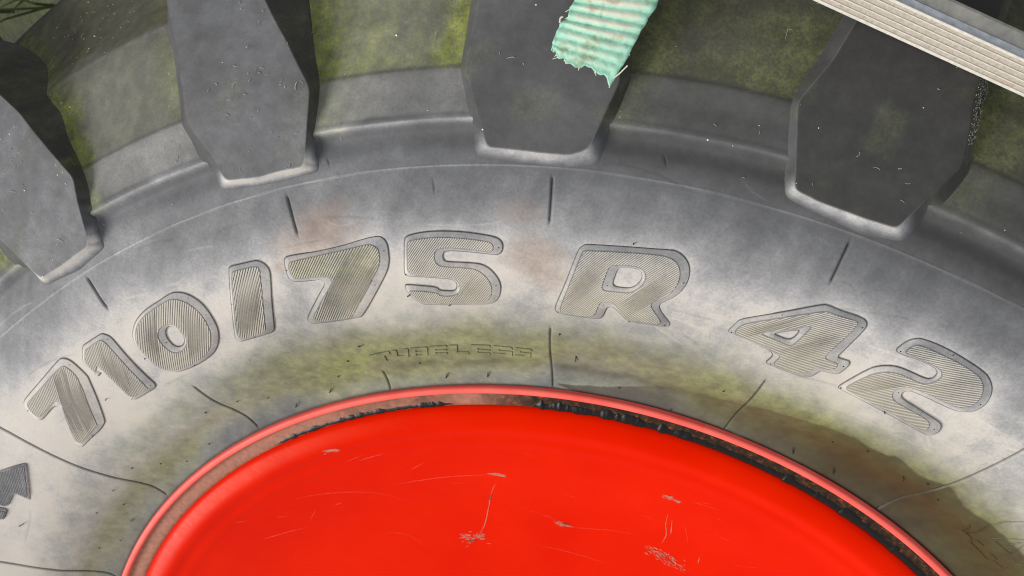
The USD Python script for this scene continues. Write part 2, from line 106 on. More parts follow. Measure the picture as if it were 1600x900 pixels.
# measured on the tyre: [degrees about the axle, millimetres from it]
D = json.loads('''{"glyph": {"seven_a": {"O": [[-60.886,733.81],[-60.548,728.89],[-60.514,721.95],[-60.642,707.68],[-60.831,703.47],[-62.003,685.42],[-63.881,663.71],[-64.293,661.56],[-65.337,659.58],[-66.595,660.12],[-68.258,659.89],[-68.514,661.38],[-68.542,664.69],[-67.772,671.87],[-67.069,679.44],[-65.38,697.2],[-65.242,700.58],[-65.291,703.93],[-65.687,706.16],[-66.703,705.54],[-67.581,705.44],[-67.813,707.05],[-67.929,710.68],[-67.644,720.56],[-67.358,726.79],[-67.066,729.11],[-66.627,729.82],[-64.02,731.06],[-61.262,734.43]],"I": [[-61.207,728.29],[-61.064,724.31],[-61.127,715.93],[-61.348,708.81],[-62.392,692.89],[-64.639,665.24],[-64.799,664.79],[-65.941,664.08],[-67.586,663.67],[-67.846,665.67],[-67.775,669.54],[-66.632,682.07],[-64.989,699.87],[-64.625,703.66],[-64.688,707.59],[-64.956,708.82],[-66.319,708.09],[-67.283,708.57],[-67.46,709.93],[-67.491,714.1],[-67.251,721.87],[-67.004,724.76],[-66.619,726.1],[-64.434,726.61],[-61.587,728.93]],"d": -134.5},"one": {"O": [[-56.462,730.31],[-56.29,728.25],[-56.107,725.03],[-56.106,719.85],[-56.315,704.64],[-56.754,675.72],[-56.897,663.53],[-57.063,661.43],[-57.428,660.0],[-59.577,660.93],[-59.909,662.36],[-59.997,664.58],[-59.721,673.76],[-59.396,690.49],[-59.32,702.57],[-59.744,700.64],[-60.023,700.64],[-60.09,702.47],[-59.81,718.58],[-59.698,720.6],[-58.688,731.09],[-58.133,730.9],[-56.556,730.59]],"I": [[-56.797,727.36],[-56.645,724.45],[-56.665,719.08],[-56.746,709.18],[-56.976,695.53],[-57.279,678.15],[-57.599,663.91],[-57.738,663.3],[-59.325,664.14],[-59.626,666.38],[-59.654,669.64],[-59.321,684.06],[-58.946,707.86],[-59.029,708.96],[-59.525,705.02],[-59.726,704.69],[-59.748,706.1],[-59.59,717.5],[-59.499,718.96],[-58.636,727.16],[-58.374,727.2],[-56.966,727.52]],"d": -129.0},"zero": {"O": [[-48.741,731.22],[-48.314,728.17],[-47.898,721.7],[-47.632,712.8],[-47.642,701.19],[-47.932,687.53],[-48.505,677.42],[-49.162,670.34],[-50.057,664.36],[-51.308,661.13],[-52.652,660.27],[-53.837,661.55],[-54.497,664.3],[-54.997,670.0],[-55.244,676.82],[-55.314,688.03],[-55.038,701.72],[-54.695,711.15],[-54.263,716.85],[-53.612,722.41],[-52.788,726.76],[-51.645,729.79],[-50.469,730.79],[-49.608,732.41],[-49.078,732.47]],"I": [[-49.167,727.91],[-48.759,724.52],[-48.415,718.55],[-48.155,709.56],[-48.168,699.74],[-48.453,688.73],[-48.954,679.74],[-49.699,671.69],[-50.596,666.59],[-51.754,664.58],[-53.349,663.89],[-54.266,666.63],[-54.797,671.98],[-55.019,677.73],[-54.973,688.83],[-54.797,701.57],[-54.458,709.58],[-54.028,715.3],[-53.378,720.91],[-52.442,725.29],[-51.143,727.51],[-50.157,729.05],[-49.517,729.01]],"H1": [[-51.231,705.89],[-51.003,703.61],[-50.853,698.13],[-50.928,692.07],[-51.174,687.61],[-51.592,684.05],[-52.026,683.93],[-52.278,685.93],[-52.383,689.63],[-52.282,696.46],[-52.066,701.67],[-51.712,705.21],[-51.428,706.33]],"H2": [[-50.974,708.53],[-50.726,705.77],[-50.659,699.15],[-50.728,690.93],[-50.959,686.35],[-51.475,682.59],[-52.06,680.73],[-52.591,681.7],[-52.818,684.69],[-52.899,692.11],[-52.756,700.12],[-52.418,705.21],[-51.981,708.18],[-51.482,709.38]],"d": -133.0},"slash": {"O": [[-43.956,736.56],[-43.041,735.55],[-42.156,735.16],[-41.795,734.25],[-41.523,731.31],[-41.355,725.99],[-41.445,720.54],[-42.039,706.07],[-43.095,683.14],[-43.843,668.09],[-44.086,665.48],[-44.486,664.19],[-45.978,664.61],[-47.06,665.07],[-47.421,666.32],[-47.461,669.19],[-47.274,672.73],[-46.014,694.93],[-44.706,722.0],[-44.136,733.84]],"I": [[-43.825,732.61],[-43.109,732.17],[-42.14,731.51],[-41.899,729.87],[-41.868,726.57],[-42.4,713.25],[-42.947,699.42],[-44.092,676.04],[-44.598,667.5],[-45.253,667.32],[-46.325,667.61],[-46.823,668.41],[-46.961,671.98],[-46.742,677.48],[-45.578,698.31],[-44.629,718.07],[-44.033,729.95]],"d": -132.4},"seven_b": {"O": [[-33.143,736.54],[-32.82,735.53],[-32.619,730.88],[-32.618,725.02],[-32.868,709.69],[-33.715,695.69],[-35.394,673.79],[-36.542,661.1],[-36.833,660.49],[-38.802,660.15],[-40.692,662.59],[-40.882,664.39],[-40.844,668.41],[-40.548,672.06],[-38.139,697.56],[-37.974,700.49],[-37.996,703.83],[-38.255,704.86],[-39.874,707.08],[-40.177,708.34],[-40.351,711.46],[-40.287,717.75],[-40.06,727.28],[-39.891,730.53],[-39.617,731.84],[-37.715,730.55],[-35.553,732.05],[-33.947,735.66]],"I": [[-33.695,731.55],[-33.349,729.52],[-33.159,724.53],[-33.372,713.99],[-33.654,708.27],[-34.956,689.66],[-37.194,663.47],[-37.479,663.05],[-38.894,662.96],[-40.016,664.91],[-40.242,666.62],[-40.215,670.33],[-39.908,673.93],[-37.381,700.43],[-37.226,703.35],[-37.391,706.94],[-37.739,708.13],[-39.635,710.44],[-39.887,711.67],[-39.954,716.12],[-39.873,722.93],[-39.67,726.76],[-39.386,727.82],[-37.804,727.96],[-35.259,729.71],[-34.049,731.52]],"d": -134.1},"five": {"O": [[-29.163,737.17],[-28.438,736.88],[-27.365,735.9],[-26.377,733.99],[-25.742,732.67],[-25.325,730.85],[-25.093,727.46],[-25.084,722.39],[-25.218,718.22],[-25.488,716.23],[-25.782,716.41],[-27.544,718.89],[-28.808,719.95],[-29.026,717.94],[-29.126,713.78],[-29.058,710.58],[-28.884,709.26],[-27.36,708.22],[-26.608,707.27],[-26.107,703.68],[-25.637,695.69],[-25.453,687.89],[-25.525,679.71],[-25.774,672.4],[-26.24,667.54],[-26.932,665.79],[-28.293,665.33],[-31.279,666.93],[-31.722,670.15],[-32.143,677.32],[-32.333,684.75],[-32.284,688.26],[-32.133,689.28],[-31.22,687.29],[-30.063,685.13],[-29.912,682.35],[-29.73,681.08],[-28.871,680.46],[-28.629,682.55],[-28.512,687.2],[-28.577,690.67],[-28.824,692.77],[-29.45,693.76],[-31.727,697.52],[-31.995,698.35],[-32.023,700.63],[-31.591,720.72],[-31.388,730.92],[-31.22,733.82],[-30.815,735.47],[-29.9,736.99]],"I": [[-29.361,733.48],[-28.484,733.12],[-27.404,731.93],[-26.05,729.59],[-25.769,728.67],[-25.608,725.71],[-25.635,721.62],[-25.798,719.3],[-26.342,720.36],[-27.506,722.3],[-28.683,723.53],[-29.179,722.99],[-29.502,719.19],[-29.606,715.04],[-29.567,710.26],[-29.346,706.97],[-28.463,706.17],[-27.319,705.03],[-26.875,703.47],[-26.384,698.69],[-26.07,691.0],[-26.019,684.13],[-26.175,676.99],[-26.519,672.04],[-27.054,669.19],[-28.244,668.3],[-31.266,671.03],[-31.615,674.39],[-31.967,680.79],[-32.07,685.08],[-31.295,684.04],[-30.089,681.84],[-29.867,678.38],[-29.505,677.64],[-28.917,677.84],[-28.505,680.16],[-28.308,683.69],[-28.283,688.91],[-28.422,692.92],[-28.696,695.79],[-29.242,696.5],[-30.186,697.5],[-31.744,700.35],[-31.575,710.06],[-31.244,727.7],[-31.127,730.68],[-30.719,732.36]],"d": -131.4},"letter_r": {"O": [[-20.121,730.12],[-19.872,731.76],[-19.488,732.18],[-17.586,734.29],[-15.72,736.92],[-14.929,738.55],[-14.48,738.07],[-14.04,734.84],[-13.687,729.89],[-13.491,722.85],[-13.447,715.14],[-13.603,706.6],[-13.976,698.07],[-14.6,690.59],[-14.738,688.5],[-14.715,685.27],[-14.405,680.16],[-13.759,673.27],[-13.668,670.67],[-13.754,667.64],[-14.063,666.26],[-15.986,664.54],[-16.552,664.59],[-16.863,668.37],[-17.457,674.77],[-17.777,677.32],[-18.094,675.96],[-18.207,672.27],[-18.302,666.28],[-18.463,662.98],[-18.682,661.86],[-19.748,661.23],[-21.285,661.8],[-21.593,663.26],[-21.731,666.27],[-21.634,672.12],[-21.046,693.8],[-20.575,715.57],[-20.359,725.97]],"I": [[-19.913,727.96],[-19.331,728.47],[-17.55,731.13],[-15.669,733.65],[-15.101,733.89],[-14.631,732.51],[-14.238,728.55],[-14.015,722.05],[-13.962,714.37],[-14.085,706.99],[-14.413,699.22],[-14.872,694.01],[-15.235,690.69],[-15.284,687.27],[-14.992,682.68],[-14.372,674.55],[-14.344,671.15],[-14.571,669.42],[-15.299,668.49],[-16.258,667.81],[-16.525,668.18],[-17.681,682.03],[-17.906,682.89],[-18.475,681.95],[-18.638,679.69],[-18.818,669.66],[-19.011,665.18],[-19.382,664.0],[-20.142,663.92],[-21.135,664.38],[-21.366,666.86],[-21.333,671.48],[-20.767,695.31],[-20.308,716.02],[-20.097,725.95]],"H1": [[-17.759,714.88],[-17.373,716.0],[-16.722,716.97],[-16.447,716.23],[-16.272,713.28],[-16.236,708.46],[-16.402,703.49],[-16.633,700.3],[-16.949,698.1],[-17.564,697.35],[-17.846,697.7],[-17.993,699.92],[-17.947,704.1],[-17.854,711.25]],"H2": [[-18.124,717.93],[-17.412,719.3],[-16.762,719.97],[-16.423,719.22],[-16.115,716.16],[-16.008,712.54],[-16.045,707.0],[-16.302,701.21],[-16.659,697.12],[-16.982,695.2],[-17.814,694.64],[-18.435,693.69],[-18.609,695.91],[-18.592,699.57],[-18.375,713.0],[-18.304,716.07]],"d": -129.7},"four": {"O": [[-9.554,693.97],[-8.785,700.46],[-7.177,713.42],[-5.524,729.53],[-5.233,730.49],[-4.478,729.84],[-3.271,731.16],[-2.882,730.02],[-2.686,727.6],[-2.622,723.16],[-2.74,711.31],[-2.919,693.75],[-2.882,691.55],[-2.677,691.15],[-2.152,692.46],[-1.993,691.12],[-1.941,687.05],[-2.046,679.05],[-2.144,676.56],[-2.379,675.18],[-3.089,673.97],[-3.241,670.85],[-3.353,665.3],[-3.579,661.91],[-3.973,660.23],[-4.972,659.6],[-6.315,659.78],[-6.557,660.94],[-6.559,662.89],[-6.43,668.21],[-6.494,671.66],[-6.8,673.64],[-8.7,676.69],[-9.78,678.23],[-9.948,679.43],[-9.913,681.37],[-9.662,690.64]],"I": [[-8.527,699.0],[-7.08,710.78],[-5.418,725.29],[-5.123,727.01],[-4.353,726.95],[-3.544,728.35],[-3.287,727.89],[-3.177,725.95],[-3.24,717.39],[-3.464,704.24],[-3.617,690.76],[-3.549,688.13],[-3.225,687.26],[-2.825,688.21],[-2.611,687.22],[-2.532,683.95],[-2.67,679.28],[-3.043,677.61],[-3.468,676.94],[-3.68,675.05],[-3.856,669.17],[-4.11,664.73],[-4.416,662.9],[-5.089,662.19],[-5.965,662.59],[-6.175,663.91],[-6.161,667.26],[-6.068,672.33],[-6.101,674.04],[-6.314,674.64],[-7.643,678.12],[-9.327,680.1],[-9.531,681.46],[-9.552,683.7],[-9.461,688.77],[-9.126,693.8]],"H1": [[-7.205,690.71],[-6.771,695.23],[-6.026,701.41],[-5.89,701.86],[-5.877,697.75],[-5.992,691.84],[-6.205,689.99],[-6.555,689.71],[-7.079,690.25]],"H2": [[-7.921,689.72],[-7.301,694.22],[-5.642,709.13],[-5.484,709.5],[-5.478,706.82],[-5.63,698.64],[-5.74,690.99],[-5.872,687.2],[-6.067,686.63],[-7.358,688.1],[-7.838,688.41]],"d": -135.5},"two": {"O": [[0.121,734.02],[0.503,736.04],[1.504,737.38],[2.772,737.26],[4.516,735.6],[5.084,733.13],[5.636,728.23],[6.03,721.49],[6.235,713.32],[6.177,705.41],[5.848,699.71],[5.275,695.83],[4.043,694.28],[2.526,692.97],[2.155,691.51],[1.969,688.64],[2.06,684.42],[2.36,682.08],[3.346,681.14],[5.095,680.26],[5.522,679.32],[5.807,675.77],[5.956,669.48],[5.789,664.45],[5.415,663.19],[3.173,662.65],[0.519,663.32],[-1.274,663.93],[-1.44,665.16],[-1.34,671.87],[-0.851,691.07],[-0.577,697.35],[-0.083,702.73],[0.52,706.07],[1.363,706.83],[2.397,707.52],[2.654,710.52],[2.641,715.56],[2.461,718.36],[1.999,719.42],[1.165,718.84],[-0.043,716.65],[-0.282,717.86],[-0.329,720.25],[-0.175,728.86]],"I": [[0.221,729.23],[0.496,731.76],[1.38,732.39],[2.857,733.21],[4.029,732.5],[4.68,730.7],[5.133,726.22],[5.493,720.67],[5.681,713.17],[5.618,706.47],[5.327,701.49],[4.807,699.49],[3.549,698.57],[2.201,696.48],[1.739,695.05],[1.498,690.14],[1.462,684.85],[1.675,680.85],[2.073,678.48],[3.249,678.37],[4.328,678.51],[4.863,676.76],[5.118,672.83],[5.2,667.21],[4.829,666.64],[2.076,666.8],[-0.09,666.85],[-1.111,667.81],[-1.081,673.95],[-0.636,688.88],[-0.232,696.01],[0.227,700.46],[0.888,702.88],[2.112,703.5],[2.553,705.12],[2.799,711.05],[2.873,715.41],[2.688,719.63],[2.311,721.4],[1.625,721.25],[0.535,720.77],[0.102,720.13],[0.088,724.14]],"d": -131.5},"mark_a": {"O": [[-77.831,726.82],[-75.409,708.95],[-73.214,693.33],[-73.242,691.07],[-75.599,678.78],[-77.562,670.28],[-77.724,671.0],[-77.509,679.09],[-77.294,687.26],[-78.604,686.71],[-79.498,686.81],[-79.517,693.74],[-80.465,717.82]],"I": [[-77.938,725.89],[-75.543,708.37],[-73.328,693.01],[-73.431,691.63],[-75.669,679.98],[-77.411,672.67],[-77.226,680.58],[-77.227,688.19],[-78.648,687.55],[-79.342,688.09],[-79.367,694.21],[-80.263,717.92]],"d": -153.5},"mark_b": {"O": [[-80.141,701.96],[-79.905,692.52],[-79.754,686.01],[-80.462,685.37],[-81.319,685.41],[-81.337,688.34],[-81.507,697.93]],"I": [[-80.264,701.06],[-80.032,692.13],[-79.933,686.65],[-80.503,686.24],[-81.182,686.58],[-81.182,688.77],[-81.359,697.83]],"d": -157.2}},"lugs": {"A": [[-53.612,950.09,-54.524,972.58],[-52.685,926.85,-51.774,913.32],[-51.88,894.22,-51.573,884.07],[-51.003,856.5,-51.001,855.17],[-51.696,832.4,-51.124,823.38],[-52.277,810.72,-52.259,810.89],[-52.656,801.15,-52.018,792.75],[-55.031,799.47,-54.86,787.82],[-57.408,800.52,-58.318,793.86],[-58.275,848.33,-59.913,850.7],[-59.199,899.43,-62.364,913.11],[-60.18,952.98,-70.47,1040.03],[-61.366,1022.44,-68.808,1106.3],[-63.514,1109.44,-65.179,1132.28],[-60.453,1097.75,-61.004,1111.6],[-55.839,1005.85,-60.399,1055.61]],"B": [[-41.928,950.47,-45.296,964.2],[-41.936,913.68,-43.718,918.31],[-42.195,882.5,-43.722,884.22],[-42.604,858.8,-43.814,859.28],[-42.124,838.52,-43.185,837.12],[-41.513,805.13,-42.686,797.19],[-39.574,801.14,-40.422,792.56],[-37.992,801.63,-38.476,790.92],[-36.476,801.24,-35.655,793.12],[-36.212,809.78,-36.129,808.66],[-35.678,830.06,-35.332,827.92],[-35.278,846.15,-35.126,842.19],[-35.008,858.41,-34.862,857.85],[-35.471,881.32,-35.085,877.08],[-35.847,898.73,-35.15,893.6],[-36.292,914.95,-35.213,908.75],[-36.585,927.5,-35.25,920.64],[-37.651,968.86,-36.583,963.2],[-38.902,1013.25,-37.902,1012.04],[-42.308,1033.21,-46.697,1069.75],[-41.995,990.38,-46.71,1019.43]],"C": [[-26.018,906.61,-26.887,904.97],[-26.348,885.25,-27.068,883.04],[-26.727,861.27,-27.295,857.96],[-26.172,831.72,-26.79,829.75],[-25.734,803.58,-26.605,793.55],[-24.341,801.99,-24.576,790.05],[-22.612,800.2,-22.676,788.34],[-21.244,800.12,-21.082,788.04],[-20.332,805.47,-19.534,791.04],[-20.141,811.33,-19.565,804.54],[-19.892,821.84,-19.177,817.95],[-19.514,838.22,-18.874,836.25],[-19.063,856.95,-18.543,857.15],[-19.779,883.43,-18.827,881.96],[-20.556,907.78,-19.038,907.3],[-21.807,944.26,-19.672,945.31],[-22.853,977.46,-20.427,982.06],[-25.602,978.61,-27.093,983.95],[-25.75,944.66,-26.832,944.96]],"D": [[-8.97,954.02,-8.963,951.34],[-9.597,921.4,-9.82,918.58],[-10.031,893.8,-10.304,891.17],[-10.931,862.49,-11.011,860.0],[-10.338,835.81,-10.652,831.6],[-9.641,804.91,-9.836,795.24],[-8.182,801.61,-8.043,791.32],[-5.857,800.7,-5.308,786.88],[-4.132,802.15,-3.141,792.13],[-3.56,829.23,-2.625,821.77],[-2.896,855.94,-1.953,852.21],[-3.174,871.21,-2.302,869.94],[-3.736,895.82,-2.615,896.99],[-3.921,911.99,-2.65,912.03],[-4.121,932.83,-2.744,935.14],[-4.187,961.71,-2.025,969.23],[-3.984,987.94,-1.345,1001.78],[-3.8,1018.67,-1.009,1039.63],[-8.279,994.19,-7.687,998.53]]},"parting": [[-64.347,787.04],[-61.153,784.55],[-51.866,782.21],[-47.653,786.26],[-42.909,785.71],[-33.541,787.64],[-30.399,788.45],[-28.13,788.31],[-24.46,785.4],[-16.371,787.31],[-13.973,788.35],[-10.507,787.55],[-2.373,782.65],[0.197,787.51],[2.468,787.69]],"radial": [[[-38.35,782.34],[-38.317,764.7],[-38.357,746.18]],[[-54.71,781.18],[-54.551,760.61],[-54.531,744.63]],[[-22.187,783.14],[-22.162,765.32],[-22.195,744.27]],[[-5.773,781.64],[-5.812,764.33],[-5.788,745.94]],[[-38.161,588.88],[-38.335,575.29],[-38.74,557.94]],[[-54.531,643.24],[-54.71,609.22],[-54.641,585.3],[-54.789,571.25],[-55.015,561.28]],[[-22.088,646.01],[-22.184,603.27],[-22.159,559.45]],[[-5.804,643.88],[-5.708,603.68],[-5.67,559.26]],[[10.385,722.36],[10.423,699.91],[10.476,668.82],[10.461,643.0],[10.334,608.67],[10.384,583.56],[10.493,572.44],[10.623,559.06]],[[-71.447,759.59],[-71.028,731.33],[-70.905,697.64],[-71.017,651.87],[-70.891,615.21],[-70.928,582.73],[-71.14,571.79],[-71.493,560.78]],[[-87.442,701.89],[-87.295,676.1],[-87.161,626.35],[-87.326,586.06],[-87.464,573.28],[-88.192,561.72]]],"cracks": [[[-29.078,779.71],[-29.029,767.16]],[[-35.353,804.63],[-35.217,795.18]],[[-16.413,806.62],[-16.11,797.58]]],"wet": [[-22.215,566.98],[-19.685,568.31],[-16.464,573.26],[-13.792,586.09],[-11.22,595.65],[-9.096,598.53],[-5.991,603.81],[-3.342,611.45],[-0.646,617.2],[2.098,625.96],[3.339,624.42],[5.123,623.74],[6.01,630.44],[7.894,626.05],[9.564,627.82],[10.57,636.09],[12.373,625.65],[14.165,627.58],[15.73,631.63],[19.307,627.57],[21.892,631.65],[30.135,595.09],[27.377,515.72],[15.571,553.03],[10.556,558.22],[4.518,554.8],[-1.005,555.49],[-5.636,558.51],[-11.559,555.9],[-16.175,554.18],[-19.918,556.0]],"whisk": [[[-44.842,573.33],[-44.086,580.89]],[[-49.37,568.37],[-48.675,574.68]],[[-32.508,569.18],[-32.139,577.04]],[[-28.376,570.01],[-28.157,578.11]],[[-29.515,665.06],[-29.255,668.47]],[[-32.402,676.73],[-32.06,680.5]],[[-46.1,665.03],[-45.6,666.96]],[[-20.07,612.27],[-20.066,606.24]],[[0.816,567.28],[0.326,574.64]],[[4.948,568.47],[4.323,576.09]],[[1.979,665.67],[2.338,662.62]],[[-38.364,627.03],[-37.985,628.75]],[[-40.329,611.57],[-40.228,610.16]],[[-42.555,592.53],[-42.452,591.05]],[[-50.647,592.74],[-50.551,592.12]],[[-34.256,593.82],[-34.18,592.69]],[[-21.412,638.84],[-21.363,637.39]],[[-81.647,669.31],[-80.924,666.26]],[[-77.739,576.23],[-76.879,576.57]],[[-11.01,537.7],[-10.873,539.54]],[[-16.07,574.51],[-15.971,575.76]],[[-7.951,611.58],[-7.902,613.07]],[[8.073,612.17],[8.366,609.93]],[[9.499,621.76],[9.641,620.99]],[[-53.18,604.78],[-53.186,603.35]],[[-56.734,610.21],[-56.405,610.04]],[[-61.027,576.15],[-60.935,575.32]],[[-66.877,592.52],[-66.817,591.58]],[[-68.698,610.34],[-68.629,608.92]],[[-75.066,592.76],[-75.009,591.19]],[[-77.047,610.01],[-77.023,608.97]],[[-72.93,609.41],[-72.896,608.42]],[[-83.124,592.01],[-83.106,590.87]],[[-65.033,575.57],[-64.948,574.65]],[[-81.292,575.76],[-81.269,575.17]],[[4.276,616.27],[4.273,617.73]],[[1.907,605.18],[1.963,606.01]],[[11.429,613.7],[11.53,613.98]]],"dots": [[-60.836,725.08],[-61.628,678.57],[-65.033,704.73],[-66.244,661.48],[-67.54,720.77],[-56.376,723.86],[-59.862,704.14],[-57.265,665.2],[-59.818,664.28],[-47.935,702.66],[-52.544,694.16],[-55.329,690.11],[-52.398,661.34],[-42.861,696.49],[-45.464,703.83],[-32.922,723.54],[-34.384,692.64],[-38.739,661.7],[-37.644,704.21],[-40.157,719.85],[-25.341,723.33],[-25.776,687.55],[-28.403,686.37],[-31.933,699.89],[-17.124,737.96],[-13.694,713.6],[-21.504,664.68],[-18.389,678.5],[-16.471,665.77],[-14.025,669.6],[-18.309,698.06],[-9.706,680.12],[-7.379,710.04],[-2.854,724.09],[-2.228,686.56],[-6.3,662.09],[-6.078,688.35],[-0.095,719.16],[2.422,735.49],[5.967,711.96],[1.744,686.4],[5.484,672.82],[-1.299,666.13]],"rust": [[-36.578,746.49,45,0.9],[-38.147,739.8,40,0.8],[-22.684,716.98,38,0.9],[-22.479,702.49,36,0.9],[-23.844,751.64,26,0.35],[-40.6,723.33,12,0.8]],"tub": [[[-38.107,613.4],[-35.919,616.4],[-34.138,617.23],[-32.42,617.52],[-30.725,618.12],[-28.794,618.56],[-27.021,618.13],[-25.171,616.83],[-23.539,615.67]],[[-38.151,599.51],[-36.348,602.84],[-34.702,602.95],[-32.907,603.11],[-31.116,604.17],[-29.186,603.55],[-27.334,602.94],[-25.404,601.36],[-23.906,601.24]]],"emblem": [[[15.608,603.04],[15.569,606.99],[15.205,611.65],[14.967,612.83]],[[15.707,603.93],[16.587,603.72],[17.166,599.41],[19.349,598.68],[19.78,602.62],[20.624,604.18],[20.527,610.48]],[[15.987,605.16],[15.981,611.42],[15.419,627.61],[15.453,639.0],[16.042,652.75]],[[16.835,616.4],[17.117,626.87],[17.722,640.55]],[[17.214,618.46],[18.889,619.7],[17.911,639.25]],[[16.783,606.03],[17.651,606.52]],[[18.589,605.7],[19.44,606.06]],[[17.871,624.81],[17.84,634.67]],[[20.133,615.13],[20.41,623.28]]]}''')
# ------------------------------------------------------------ profiles (metres, z above the rim lip)
GK = [.56, .575, .59, .62, .66, .71, .75, .785, .80, .8130, .8180, .8245, .8258, .845, .8595, .8615, .90, .937, .942, .98, 1.022]
GZ = [-.004, .0015, .0094, .0289, .0457, .0599, .0649, .0584, .0545, .0496, .0515, .0568, .0569, .0480, .0412, .0395, .0170, -.010, -.019, -.080, -.130]
groove = PchipInterpolator(GK, GZ, extrapolate=True); dgroove = groove.derivative()
lugtop = PchipInterpolator([.78, .80, .83, .86, .90, .95, 1.0, 1.05, 1.08], [.0675, .0650, .0622, .0575, .047, .026, -.004, -.045, -.09], extrapolate=True)
def place(th, r, h=0.0, base=groove, dbase=dgroove):
    """Degrees, metres, height above the tyre's surface -> xyz."""
    t = np.radians(th); s = dbase(r); k = 1 / np.sqrt(1 + s * s)
    rr = r - h * s * k; zz = base(r) + h * k
    return np.stack([rr * np.sin(t), rr * np.cos(t), zz + 0 * t], -1)
RF = 0.70
def flatten(p, ref): p = np.asarray(p, float); return np.stack([np.radians(p[:, 0] - ref) * RF, p[:, 1] / 1000], 1)      # degrees, mm -> local metres
def unflat(q, ref): return np.degrees(q[:, 0] / RF) + ref, q[:, 1]

# ------------------------------------------------------------ dirt on the tyre, as masks of place
LUGS = {k: np.array(v) for k, v in D['lugs'].items()}
outline = cKDTree(np.vstack([np.stack([np.radians(p[:, 0]) * .70, p[:, 1] / 1000], 1) for g in D['glyph'].values() for key in ('O', 'H1') if key in g for p in [resample(chaikin(g[key], 2), .4)]]))
def uv(th, r): return np.stack([np.radians(th) * r, r], -1)
wet_poly = Polygon(chaikin([[math.radians(a) * .6, b / 1000] for a, b in D['wet']], 1)).buffer(0)
lug_feet = []
for k, L in LUGS.items():
    P = Polygon(np.stack([np.radians(L[:, 2]) * .87, L[:, 3] / 1000], 1)).buffer(0)
    lug_feet.append(P)
shapely.prepare(wet_poly)
def fb(th, r, scale, seed, octaves=4):
    q = np.stack([np.radians(th) * r * scale, r * scale, 0 * r], -1) + 50
    return meshkit.fbm(q, octaves, seed)
DUST = PchipInterpolator([.55, .562, .575, .585, .60, .615, .632, .65, .69, .71, .728, .745, .765, .79, .803, .82, .825, .84, .934, .943, 1.1],
                         [.40, .46, .54, .50, .42, .46, .64, .86, .96, .90, .72, .58, .48, .40, .30, .27, .40, .50, .42, .16, .16])
def masks(th, r, grime=None, extra_dust=0.0, kind='carcass'):
    th, r = np.asarray(th, float), np.asarray(r, float)
    n1, n2, n3 = fb(th, r, 14, 1), fb(th, r, 45, 2), fb(th, r, 120, 3, 3)
    streak = meshkit.fbm(np.stack([np.radians(th) * r * 60, r * 9 + 3, 0 * r], -1) + 50, 4, 9)
    wob = r + (n1 - .5) * .034 + (n2 - .5) * .008
    left = np.clip((-th - 25) / 45, -1, 1)                                   # the dust lies further out on the left
    d = DUST(np.clip(wob - .020 * np.clip(left, 0, 1), .551, 1.09))
    d = d * (.92 + .32 * (n1 - .5) + .16 * (n2 - .5) + .12 * (n3 - .5) + .25 * (streak - .5) + .14 * np.clip(left, -.6, 1) * (r > .70)) + extra_dust
    d = d + np.clip((-th - 44) / 18, 0, 1) * (.30 * np.exp(-((r - .600) / .026) ** 2) + .40 * np.exp(-((r - .648) / .034) ** 2))
    if kind != 'lug':
        od, _ = outline.query(np.stack([np.radians(th) * .70, r], -1), distance_upper_bound=.03, workers=-1); od = np.where(np.isfinite(od), od, 1)
        d = d * .97; d = d + .38 * np.clip(1 - d, 0, 1) * np.exp(-(od / .0065)) * np.clip((r - .66) / .05, 0, 1)
    if kind == 'carcass': d = d * (1 - .34 * np.clip((r - .858) / .006, 0, 1) * np.clip((-th - 41) / 3, 0, 1)) + .16 * np.exp(-((r - .9365) / .0022) ** 2) * (.4 + 1.2 * n3) * (th < -40)
    d = d * np.where(r > .775, 1 + (np.interp(th, [-60, -36, -28, -20, -5], [1.12, 1.08, 1.0, .55, .42]) - 1) * np.clip((r - .775) / .03, 0, 1), 1)
    out = {}
    a = np.zeros_like(d)
    if kind in ('carcass', 'mark'):
        band = np.exp(-((wob - .622) / .026) ** 2) * .62 + np.exp(-((wob - .585) / .03) ** 2) * .30
        a = band * np.clip(.42 + .8 * (n1 - .45) + .45 * (n2 - .5) + .7 * (streak - .5), 0, 1)
        a *= .35 + .65 * np.clip((th + 75) / 18, 0, 1)
        fl = np.zeros_like(d)
        sel = (r > .80) & (th > -75) & (th < 12)
        if sel.any():
            pts = shapely.points(np.radians(th[sel]) * .87, r[sel])
            e = np.full(sel.sum(), 9.0); w = np.full(sel.sum(), 9.0)
            for P, (k, L) in zip(lug_feet, LUGS.items()):
                dd = shapely.distance(P, pts); cx = P.centroid.x + (r[sel] - .87) * 0
                right = np.radians(th[sel]) * .87 > cx
                e = np.minimum(e, np.where(right, dd, 9)); w = np.minimum(w, np.where(right, 9, dd))
            deep = np.clip((r[sel] - .858) / .006, 0, 1); n = n2[sel]; nn = n1[sel]
            thv = th[sel]
            g = np.exp(-(e / .022) ** 1.5) * 1.25 * (.45 + .55 * deep) + deep * np.exp(-(w / .022) ** 2) * .8 * (thv > -52) + deep * .30 * np.clip(.6 + (nn - .5) * 4, 0, 1) * (thv > -36) + deep * .25 * (thv > -25)
            g = np.where(thv < -40, g * np.exp(-np.clip(np.minimum(e, w * 1.6) - .006, 0, 1) / .014), g) + 0.18 * deep
            fade = 1 - .65 * np.clip((r[sel] - .91) / .03, 0, 1)
            fl[sel] = np.where((thv < -42.5) & (thv > -50), .35, 1) * np.where(thv > -22, .34, 1.15) * np.clip(g * (.55 + 1.3 * (n - .3)) * fade, 0, 1) * np.clip((r[sel] - .815) / .02, 0, 1)
        a = np.clip(a + fl, 0, 1)
    out['algae'] = a
    w = np.zeros_like(d); sel = (r < .66) & (th > -35) & (th < 40)
